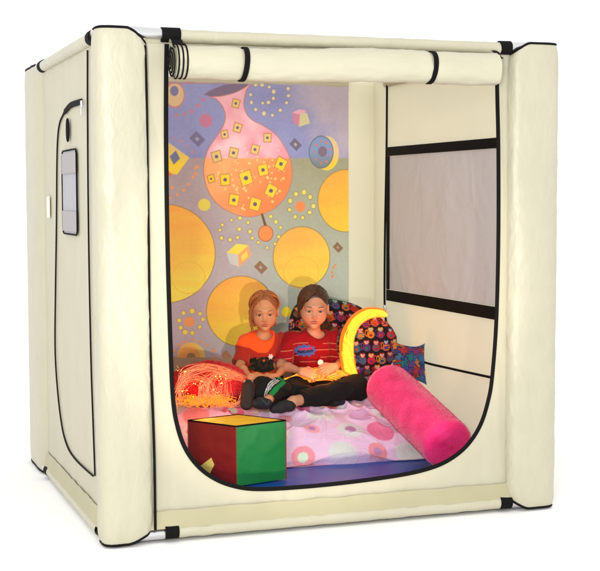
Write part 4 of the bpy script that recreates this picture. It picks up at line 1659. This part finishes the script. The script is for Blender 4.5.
# ------------------------------------------------------------------ GIRL TWO (taller, right) -- built first, then the smaller one
def fold(seed, f1=16, f2=9):
    def f(X, Y, Z):
        X, Y, Z = np.broadcast_arrays(X, Y, Z)
        return (1-np.abs(vnoise(X*f1+seed, Y*f1, Z*f2)))**3-.4+.5*fbm(X*20+seed, Y*20, Z*20, 2)
    return f


def girl(kind):
    big = kind == 'big'
    if big:
        base = at(315, 392, 1, 1.52)
        g = thing('person', (base[0], 1.52, .30), 'taller girl in striped dark red t-shirt and black trousers, brown side-swept hair, legs folded', 'person')
        hc = at(313.5, 307.5, 1, 1.50)
        sc = .201/.2
        yaw, tilt, nod = -15, 2, 6
        neck = at(315, 334, 1, 1.535)
        chest = at(312, 350, 1, 1.54)
        belly = at(313, 372, 1, 1.56)
        hip = at(315, 384, 1, 1.55)
        shL, shR = at(289.5, 338.5, 1, 1.535), at(334.5, 337.5, 1, 1.545)
        elL, elR = at(281.5, 365, 1, 1.47), at(343, 362, 1, 1.50)
        wrL, wrR = at(301, 371.5, 1, 1.31), at(335, 367, 1, 1.34)
    else:
        base = at(264, 392, 1, 1.52)
        g = thing('person', (base[0], 1.52, .30), 'smaller ginger girl in rust t-shirt with dark picture and orange light painted on its top, sitting at left', 'person')
        hc = at(264.5, 311.5, 1, 1.51)
        sc = .184/.2
        yaw, tilt, nod = -17, -1, 5
        neck = at(263, 336, 1, 1.54)
        chest = at(262, 352, 1, 1.55)
        belly = at(262, 371, 1, 1.56)
        hip = at(264, 384, 1, 1.55)
        shL, shR = at(245.5, 341, 1, 1.54), at(281.5, 340, 1, 1.56)
        elL, elR = at(240, 366, 1, 1.46), at(287, 364, 1, 1.50)
        wrL, wrR = at(249.5, 377.0, 1, 1.33), at(276, 377.0, 1, 1.35)
    Mh = head_frame(hc, yaw, tilt, nod)
    allp = [shL, shR, elL, elR, hip, wrL, wrR, hc+Vector((0, 0, .13)), hc-Vector((.1, .12, 0)), hc+Vector((.1, .12, 0))]
    lo = np.min([tuple(p_) for p_ in allp], 0)-.13
    hi = np.max([tuple(p_) for p_ in allp], 0)+.06
    # legs (trousers) joint positions
    if big:
        legs = [dict(h=at(322, 386, 1, 1.50), k=at(357, 388, 1, 1.24), a=at(293, 401.5, 1, 1.07), f=at(274, 407, 1, 1.06), r=(.080, .062, .036)),
                dict(h=at(306, 386, 1, 1.50), k=at(284, 392, 1, 1.22), a=at(322, 397, 1, 1.16), f=at(338, 399, 1, 1.16), r=(.076, .050, .036))]
    else:
        legs = [dict(h=at(272, 386, 1, 1.50), k=at(281, 390, 1, 1.17), a=at(268, 400, 1, 1.06), f=at(258, 401, 1, 1.03), r=(.060, .044, .030)),
                dict(h=at(258, 386, 1, 1.50), k=at(264, 388.5, 1, 1.16), a=at(250, 398, 1, 1.15), f=at(249, 396, 1, 1.13), r=(.060, .050, .030))]
    for L in legs:
        for kk in 'hkaf':
            lo = np.minimum(lo, np.array(L[kk])-.09)
            hi = np.maximum(hi, np.array(L[kk])+.07)
    F = Field(lo, hi, .0026)
    H = Loc(F, Mh, sc)
    # torso inside the clothes, neck, arms
    F.ell(chest, (.095, .060, .10), None, .02)
    F.ell(belly, (.085, .062, .09), None, .03)
    F.ell(hip, (.100, .075, .065), None, .03)
    F.cap(shL, shR, .034, .034, .03)
    nb = Vector(neck)
    F.cap(nb+Vector((0, .005, -.035)), Mh @ (Vector((0, .012, -.055))*sc), .036*sc, .0335*sc, .018)
    for sh, el, wr_, sd in ((shL, elL, wrL, -1), (shR, elR, wrR, 1)):
        F.cap(sh, el, .033*sc, .0265*sc, .02)
        m_ = el.lerp(wr_, .35)
        F.cap(el, m_, .0250*sc, .0240*sc, .010)
        F.cap(m_, wr_, .0240*sc, .0150*sc, .010)
    for L in legs:
        F.cap(L['h'], L['k'], L['r'][0]*.7, L['r'][1]*.7, .02)
        F.cap(L['k'], L['a'], L['r'][1]*.65, L['r'][2]*.72, .015)
        F.cap(L['a'], L['a'].lerp(L['f'], .8)+Vector((0, 0, -.012)), L['r'][2]*.70, .014, .012)
    face(H, 1.03 if big else 1.0)
    hs = 1.0 if big else .92
    if big:
        hand(F, wrL, (.86, -.28, -.20), (-.15, -.75, .75), 1, hs, curl=(.55, .65, .5), spread=.06)
        hand(F, wrR, (-.86, -.25, -.16), (.15, -.75, .75), -1, hs, curl=(.55, .7, .5), spread=.06)
    else:
        hand(F, wrL, (.80, -.35, -.06), (0, -.7, .8), 1, hs, curl=(.35, .5, .4), spread=.06)
        hand(F, wrR, (-.80, -.35, -.08), (0, -.7, .8), -1, hs, curl=(.4, .5, .4), spread=.06)
    tone = (.49, .232, .140) if big else (.54, .228, .108)
    lip = (.31, .075, .06) if big else (.34, .07, .045)
    body = F.mesh('body', m_skin, g, skin_color(Mh, sc, tone, lip, (.44, .14, .08), freckle=not big))
    eyes(Mh, sc, g, (.045, .065, .075) if big else (.05, .03, .016))
    brows(Mh, sc, g, body, (.11, .05, .025) if big else (.26, .11, .045))

    # ---- shirt
    slo = np.min([tuple(p_) for p_ in (shL, shR, elL, elR, belly, hip)], 0)-.12
    shi = np.max([tuple(p_) for p_ in (shL, shR, elL, elR, neck)], 0)+.09
    T = Field(slo, shi, .0030)
    T.ell(chest+Vector((0, 0, .0)), (.112, .080, .115), None, .02)
    T.ell(belly, (.118 if big else .100, .086, .095), None, .03)
    T.cap(shL+Vector((.01, 0, -.006)), shR+Vector((-.01, 0, -.006)), .040, .040, .03)
    T.cap(Vector(neck)+Vector((-.02, .0, -.02)), Vector(neck)+Vector((.02, .0, -.02)), .042, .042, .03)
    for sh, el in ((shL, elL), (shR, elR)):
        e2 = sh.lerp(el, .92)
        T.cap(sh, e2, .043*sc, .049*sc, .022)
    T.warp(-.0085, fold(3.3 if big else 8.1))
    # sleeve mouths: hollow and cut
    for sh, el in ((shL, elL), (shR, elR)):
        d_ = (el-sh).normalized()
        c_ = sh.lerp(el, .90)
        T.cut(c_, d_, R=.085, k=.004)
        T.cap(c_-d_*.03, c_+d_*.03, .033*sc, .041*sc, .003, sub=True)
    # neck opening
    nd = (Mh @ Vector((0, .012, -.055))-Vector(neck)).normalized()
    T.cap(Vector(neck)+Vector((0, -.012, -.030)), Vector(neck)+Vector((0, -.030, .05)), .039*sc, .056*sc, .004, sub=True)
    T.cut((0, 0, hip[2]-.02), (0, 0, -1), k=.006)

    def shirt_col(P):
        x, y, z = P[:, 0], P[:, 1], P[:, 2]
        cx_, cz_ = chest[0], chest[2]
        u_, v_ = x-cx_, z-cz_
        wv_ = .006*vnoise(x*12, y*12, z*5)
        if big:
            C_ = np.tile(np.array(s2l((136, 12, 22))), (len(P), 1))
            for (zz_, a0, a1) in ((.047, -.13, -.045), (.040, .035, .15), (.008, -.085, .13), (-.018, -.19, -.09), (-.030, .02, .14), (.020, -.2, -.13), (-.052, -.08, .0), (.012, .13, .2)):
                a = np.clip(1.3-np.abs(v_+wv_-zz_-.10*np.abs(u_)*(-.5))/.0022, 0, 1)*((u_ > a0) & (u_ < a1))
                C_ = C_*(1-a[:, None]*.75)+np.array(s2l((206, 130, 110)))*a[:, None]*.75
                a = np.clip(1.2-np.abs(v_+wv_-.006-zz_-.10*np.abs(u_)*(-.5))/.0028, 0, 1)*((u_ > a0) & (u_ < a1))
                C_ = C_*(1-a[:, None]*.5)+np.array(s2l((80, 8, 16)))*a[:, None]*.5
            # blue splash badge with two rows of lettering-like marks
            front = y < chest[1]+.0
            bx, bz = (u_+.060)/1.12, (v_-.006)/1.12
            ang = np.arctan2(bz*1.5, bx)
            rr_ = np.hypot(bx, bz*1.75)/(.047*(1+.13*np.cos(ang*11)+.04*np.sin(ang*5)))
            a = (np.clip((1-rr_)*14, 0, 1)*front)[:, None]
            C_ = C_*(1-a)+np.array(s2l((62, 92, 160)))*a
            for (rowz, hh_, col_, n_, w0) in ((.0075, .0055, (190, 30, 44), 8, .028), (-.0045, .0068, (30, 26, 44), 7, .032)):
                inb = (np.abs(bz-rowz-.12*bx) < hh_) & (np.abs(bx) < w0) & front
                lt = ((bx+w0)/(2*w0)*n_) % 1
                let = (lt > .16) & ~((lt > .42) & (lt < .66) & (((bz-rowz-.12*bx)*((np.floor((bx+w0)/(2*w0)*n_) % 2)*2-1)) > hh_*.05))
                a = (inb & let).astype(float)[:, None]
                C_ = C_*(1-a)+np.array(s2l(col_))*a
        else:
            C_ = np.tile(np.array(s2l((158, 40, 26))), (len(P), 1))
            lit_top = v_-np.interp(u_, [-.15, -.09, -.045, .0, .035, .06], [.045, .030, .004, .002, .040, .10])  # orange projector light on the upper shirt, painted into its colour
            a = np.clip((lit_top)/.004, 0, 1)
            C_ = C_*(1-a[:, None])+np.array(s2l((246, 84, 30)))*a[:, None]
            a = np.clip(-(v_+.088)/.003, 0, 1)
            C_ = C_*(1-a[:, None])+np.array(s2l((214, 74, 30)))*a[:, None]
            # dark picture: lumpy beast/vehicle silhouette
            front = y < chest[1]+.01
            bx, bz = (u_+.020)/1.2, (v_+.038)/1.2
            nn_ = fbm(x*28, z*28, 0*x+3, 3)
            d_ = np.minimum(((bx+.016)/.042)**2+((bz-.000)/.024)**2, ((bx-.026)/.034)**2+((bz+.016)/.024)**2)
            d_ = np.minimum(d_, np.maximum(np.abs(bx-.002)/.052, np.abs(bz+.006)/.026)**2)
            d_ = np.minimum(d_, ((bx-.002)/.055)**2+((bz+.030)/.018)**2)+nn_*.9
            a = (np.clip((1-d_)*5, 0, 1)*front)[:, None]
            tone_ = np.array(s2l((24, 24, 20)))+(np.array(s2l((58, 46, 32)))-np.array(s2l((24, 24, 20))))*np.clip(.15+1.8*fbm(x*75, z*75, 0*x, 2), 0, 1)[:, None]
            C_ = C_*(1-a)+tone_*a
            for (ox, oz, r_, c2) in ((.004, .002, .0055, (206, 92, 40)), (-.026, .012, .003, (190, 90, 50))):
                a = np.clip((r_-np.hypot(bx-ox, bz-oz))/.001, 0, 1)[:, None]*front[:, None]
                C_ = C_*(1-a)+np.array(s2l(c2))*a
            sx_, sz_ = bx-.034, bz-.018
            an = np.arctan2(sz_, sx_)
            a = (np.clip((.013*(.45+.55*np.abs(np.cos(an*3)))-np.hypot(sx_, sz_))/.001, 0, 1)*front)[:, None]
            C_ = C_*(1-a)+np.array(s2l((226, 196, 180)))*a
        # ribbed collar ring
        dn = np.hypot(x-neck[0], y-neck[1]+.012)
        a = (np.clip(1-np.abs(dn-.050*sc)/.006, 0, 1)*(z > neck[2]-.045))[:, None]
        C_ = C_*(1-a*.3)
        return np.clip(C_*(1+.05*fbm(x*60, y*60, z*60, 2))[:, None], 0, 1)
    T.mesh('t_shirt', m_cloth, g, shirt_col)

    # ---- trousers
    pts_ = [tuple(L[kk]) for L in legs for kk in 'hkaf']+[tuple(hip)]
    Q = Field(np.min(pts_, 0)-.12, np.max(pts_, 0)+.12, .0032)
    Q.ell(hip, (.118, .088, .070), None, .03)
    for L in legs:
        mid = L['h'].lerp(L['k'], .5)
        Q.cap(L['h'], mid, L['r'][0], (L['r'][0]+L['r'][1])*.5, .03)
        Q.cap(mid, L['k'], (L['r'][0]+L['r'][1])*.5, L['r'][1], .012)
        e2 = L['k'].lerp(L['a'], .90)
        Q.cap(L['k'], e2, L['r'][1], L['r'][2]*1.15, .02)
    Q.warp(-.0100, fold(14.0 if big else 21.0, 13, 13))
    for L in legs:
        d_ = (L['a']-L['k']).normalized()
        c_ = L['k'].lerp(L['a'], .90)
        Q.cut(c_, d_, R=.055, k=.003)
        Q.cap(c_-d_*.015, c_+d_*.03, L['r'][2]*.80, L['r'][2]*.95, .003, sub=True)

    def pant_col(P):
        C_ = np.tile(np.array((.0085, .008, .0088)), (len(P), 1))
        if not big:
            L = legs[0]
            for a_, b_, n0 in ((np.array(L['h']), np.array(L['k']), 0), (np.array(L['k']), np.array(L['a']), 1)):
                ab = b_-a_
                t_ = ((P-a_)@ab)/(ab@ab)
                ax = a_+ab*np.clip(t_, 0, 1)[:, None]
                rel = P-ax
                sd_ = np.cross(ab/np.linalg.norm(ab), (0, -.45, .9))
                sd_ /= np.linalg.norm(sd_)
                w_ = rel@sd_
                topside = (rel@np.array((0, -.6, .75))) > 0
                ok = (t_ > -.05) & (t_ < 1.02) & topside
                if n0 == 0:
                    ok &= t_ > .45
                a = ((np.abs(w_+.004) < .012) & ok)
                C_[a] = s2l((26, 124, 62))
                for o_ in (.020, .028, .036):
                    a = ((np.abs(w_-o_) < .0020) & ok)
                    C_[a] = (.6, .62, .62)
        return C_
    Q.mesh('trousers', m_pants, g, pant_col)

    # ---- shoes
    for i, L in enumerate(legs):
        a_, f_ = L['a'], L['f']
        d_ = (f_-a_).normalized()
        if not big and i == 1:
            # sole turned to the viewer, toes up
            heel = at(246.5, 404, 1, 1.045)
            toe = at(248.5, 386, 1, 1.06)
            K = Field(np.minimum(heel, toe)-.07, np.maximum(heel, toe)+.07, .0025)
            n_ = Vector((-.3, -1, .1)).normalized()
            K.cap(heel, heel.lerp(toe, .45), .031, .030, .012)
            K.cap(heel.lerp(toe, .4), toe, .030, .031, .012)
            K.cap(heel.lerp(toe, .2)-n_*.03, heel.lerp(toe, .9)-n_*.025, .028, .026, .02)
            K.cut(heel+n_*.020, n_, k=.006)
            cc = np.array(toe)

            def col(P, cc=cc, n_=n_):
                C_ = np.tile(np.array((.022, .013, .010)), (len(P), 1))
                up_ = (P[:, 2] > cc[2]+.018)
                side_ = ((P-cc)@np.array(n_)) < .012
                C_[up_ & side_] = (.018, .018, .02)
                C_[up_ & (P[:, 2] < cc[2]+.026) & side_] = (.62, .62, .62)
                a = up_ & (P[:, 0] > cc[0]+.018)
                C_[a] = s2l((40, 130, 60))
                return C_
            K.mesh('shoe', m_shoe, g, col)
            continue
        toe = a_+d_*(.105 if big else .085)
        toe.z = max(toe.z-.012, .345) if not big else toe.z-.01
        K = Field(np.minimum(a_, toe)-.07, np.maximum(a_, toe)+.07, .0025)
        hb = a_+d_*.02+Vector((0, 0, -.012))
        K.ell(hb, (.032, .030, .030), None, .012)
        K.cap(hb, hb.lerp(toe, .55), .029, .027, .014)
        K.cap(hb.lerp(toe, .5), toe, .027, .021, .014)
        K.cap(a_-d_*.02, a_+d_*.01+Vector((0, 0, .02)), .024, .026, .004, sub=True)

        def col2(P):
            C_ = np.tile(np.array((.014, .013, .016)), (len(P), 1))
            if not big:
                m_ = (np.abs(np.linalg.norm(P-np.array(a_+d_*.035), axis=1)-.034) < .003)
                C_[m_] = (.03, .035, .045)
            return C_
        K.mesh('shoe', m_shoe, g, col2)

    # ---- hair
    rg_ = random.Random(11 if big else 22)
    Hf = Field(np.array(hc)-.16, np.array(hc)+.16, .0026)
    HL = Loc(Hf, Mh, sc)
    HL.ell((0, .018, .034), (.0785, .0930, .0815), .01)
    if big:
        # clear the face, leave the brow swept by the fringe
        HL.ell((.004, -.090, -.036), (.062, .064, .072), .012, True)
        HL.ell((.010, -.100, .030), (.056, .052, .044), .010, True)
        HL.cap((0, .09, .0), (.035, .115, -.06), .030, .024, .02)
        HL.cap((.035, .115, -.06), (.062, .070, -.105), .026, .020, .02)
        HL.cap((-.066, .0, .01), (-.070, .010, -.045), .018, .014, .02)
        for s_ in (1,):
            HL.ell((s_*.088, .004, -.014), (.024, .024, .034), .008, True)
    else:
        HL.ell((.0, -.094, -.026), (.058, .064, .080), .014, True)
        HL.ell((.0, -.104, .034), (.058, .056, .050), .012, True)
        HL.ell((.0, -.075, -.075), (.062, .07, .05), .014, True)
        HL.cap((-.072, -.008, .0), (-.078, -.030, -.075), .017, .008, .02)
        HL.cap((-.05, .06, -.02), (-.06, .05, -.08), .028, .014, .02)
        HL.cap((.04, .065, -.02), (.05, .055, -.08), .030, .016, .02)
    Hf.D += (.0012*np.sin(fbm(*[a_ for a_ in np.meshgrid(*[Hf.lo[k]+np.arange(Hf.n[k])*Hf.vox for k in range(3)], indexing='ij')], 2)*30)).astype(np.float32)
    c0, c1 = ((.035, .013, .006), (.13, .052, .022)) if big else ((.22, .060, .016), (.60, .20, .052))

    def hcol(P):
        t_ = np.clip(.3+.6*fbm(P[:, 0]*90, P[:, 1]*90, P[:, 2]*25, 3), 0, 1)[:, None]
        return np.array(c0)*(1-t_)+np.array(c1)*t_*.8
    cap_ = Hf.mesh('hair_cap', m_hair, g, hcol)
    paths = []
    if big:
        for k in range(1500):
            # parting on picture right; most hair goes back to the ponytail
            t_ = rg_.random()
            if k % 3 == 0:      # fringe swept across the brow to picture left
                s0 = (30+rg_.uniform(-14, 14), rg_.uniform(48, 74))
                s1 = (-54-rg_.uniform(0, 34), rg_.uniform(-24, 18))
                P = sweep(s0[0], s0[1], s1[0], s1[1], 12, .004+rg_.uniform(-.001, .004), .008)
                e_ = P[-1]
                P += [e_+np.array((-.002, .016, -.014)), e_+np.array((.004, .036, -.022))]
            else:
                az0 = rg_.uniform(-175, 175)
                el0 = rg_.uniform(8, 88)
                if abs(az0) < 60:
                    el0 = rg_.uniform(48, 88)
                if -60 < az0 < 20 and rg_.random() < .5:
                    continue
                P = sweep(az0, el0, 175+rg_.uniform(-25, 25), rg_.uniform(-12, 10), 10, .003+rg_.uniform(-.001, .002), .003)
            paths.append([q_+np.array([rg_.gauss(0, .0004) for _ in range(3)]) for q_ in P])
        for k in range(320):
            o_ = np.array([rg_.gauss(0, .008) for _ in range(3)])
            paths.append([np.array((0, .095, .0))+o_, np.array((.03, .12, -.045))+o_*1.3, np.array((.055, .095, -.085))+o_*1.6, np.array((.070, .055, -.12))+o_*1.5])
    else:
        for k in range(1300):
            sd = rg_.choice((-1, 1))
            az0 = rg_.uniform(2, 100)
            el0 = 66-.30*az0+rg_.uniform(-3, 6)
            if rg_.random() < .45:
                el0 = rg_.uniform(50, 86)
                az0 = rg_.uniform(20, 170)
            P = sweep(sd*az0, el0, sd*rg_.uniform(112, 172), rg_.uniform(-30, 0), 11, .003+rg_.uniform(-.001, .0035), .007)
            e_ = P[-1]
            hang = rg_.uniform(.02, .07)
            for q_ in (.33, .66, 1.0):
                P.append(e_+np.array((-sd*.10, .05, -1.0))*hang*q_+np.array((rg_.gauss(0, .0012), 0, 0)))
            paths.append(P)
        for k in range(240):   # side locks falling in front of the ear at picture left
            o_ = rg_.uniform(-1, 1)
            P = sweep(-30-rg_.uniform(0, 20), 56+rg_.uniform(-5, 5), -80+rg_.uniform(-12, 6), rg_.uniform(-8, 6), 8, .004, .006)
            e_ = P[-1]
            hang = rg_.uniform(.03, .075)
            for q_ in (.33, .66, 1.0):
                P.append(e_+np.array((.06, -.02, -1.0))*hang*q_+np.array((.010*q_*q_*o_, -.004*q_, 0)))
            paths.append(P)
        for k in range(40):   # loose wisps at picture left
            o_ = np.array((rg_.gauss(0, .004), rg_.gauss(0, .004), rg_.gauss(0, .003)))
            paths.append([np.array((-.064, -.030, .045))+o_, np.array((-.078, -.038, .01))+o_, np.array((-.082, -.045, -.035))+o_, np.array((-.070, -.05, -.075-rg_.uniform(0, .03)))+o_])
    for k in range(14 if big else 26):   # flyaways
        az0, el0 = rg_.uniform(-170, 170), rg_.uniform(30, 85)
        P = sweep(az0, el0, az0+rg_.uniform(-60, 60), el0-rg_.uniform(20, 50), 8, rg_.uniform(.003, .006), rg_.uniform(.004, .007))
        paths.append(P)
    hair_strands(Mh, sc, cap_, paths, (c0, c1), .0012 if big else .0011)
    return g, dict(wrL=wrL, wrR=wrR)


girl('big')
girl('small')
# small round badge pinched between the taller girl's hands
bp = at(320.5, 362.5, 1, 1.37)
dsk = MB()
pr = [(0.0001, -.003), (.012, -.0028), (.0150, -.001), (.0150, .001), (.012, .003), (.0001, .0035)]
a = np.arange(28)/28*2*PI
G = np.zeros((len(pr), 28, 3))
for i, (r_, h_) in enumerate(pr):
    G[i] = np.stack([r_*np.cos(a), -h_+0*a, r_*np.sin(a)], -1)
G = G@np.array(RR(-15, -10)).T+np.array(bp)
dsk.grid(G, closed_v=True).build('round_badge', m_badge, label='small white round badge hanging at the taller girl\'s hands', cat='badge')
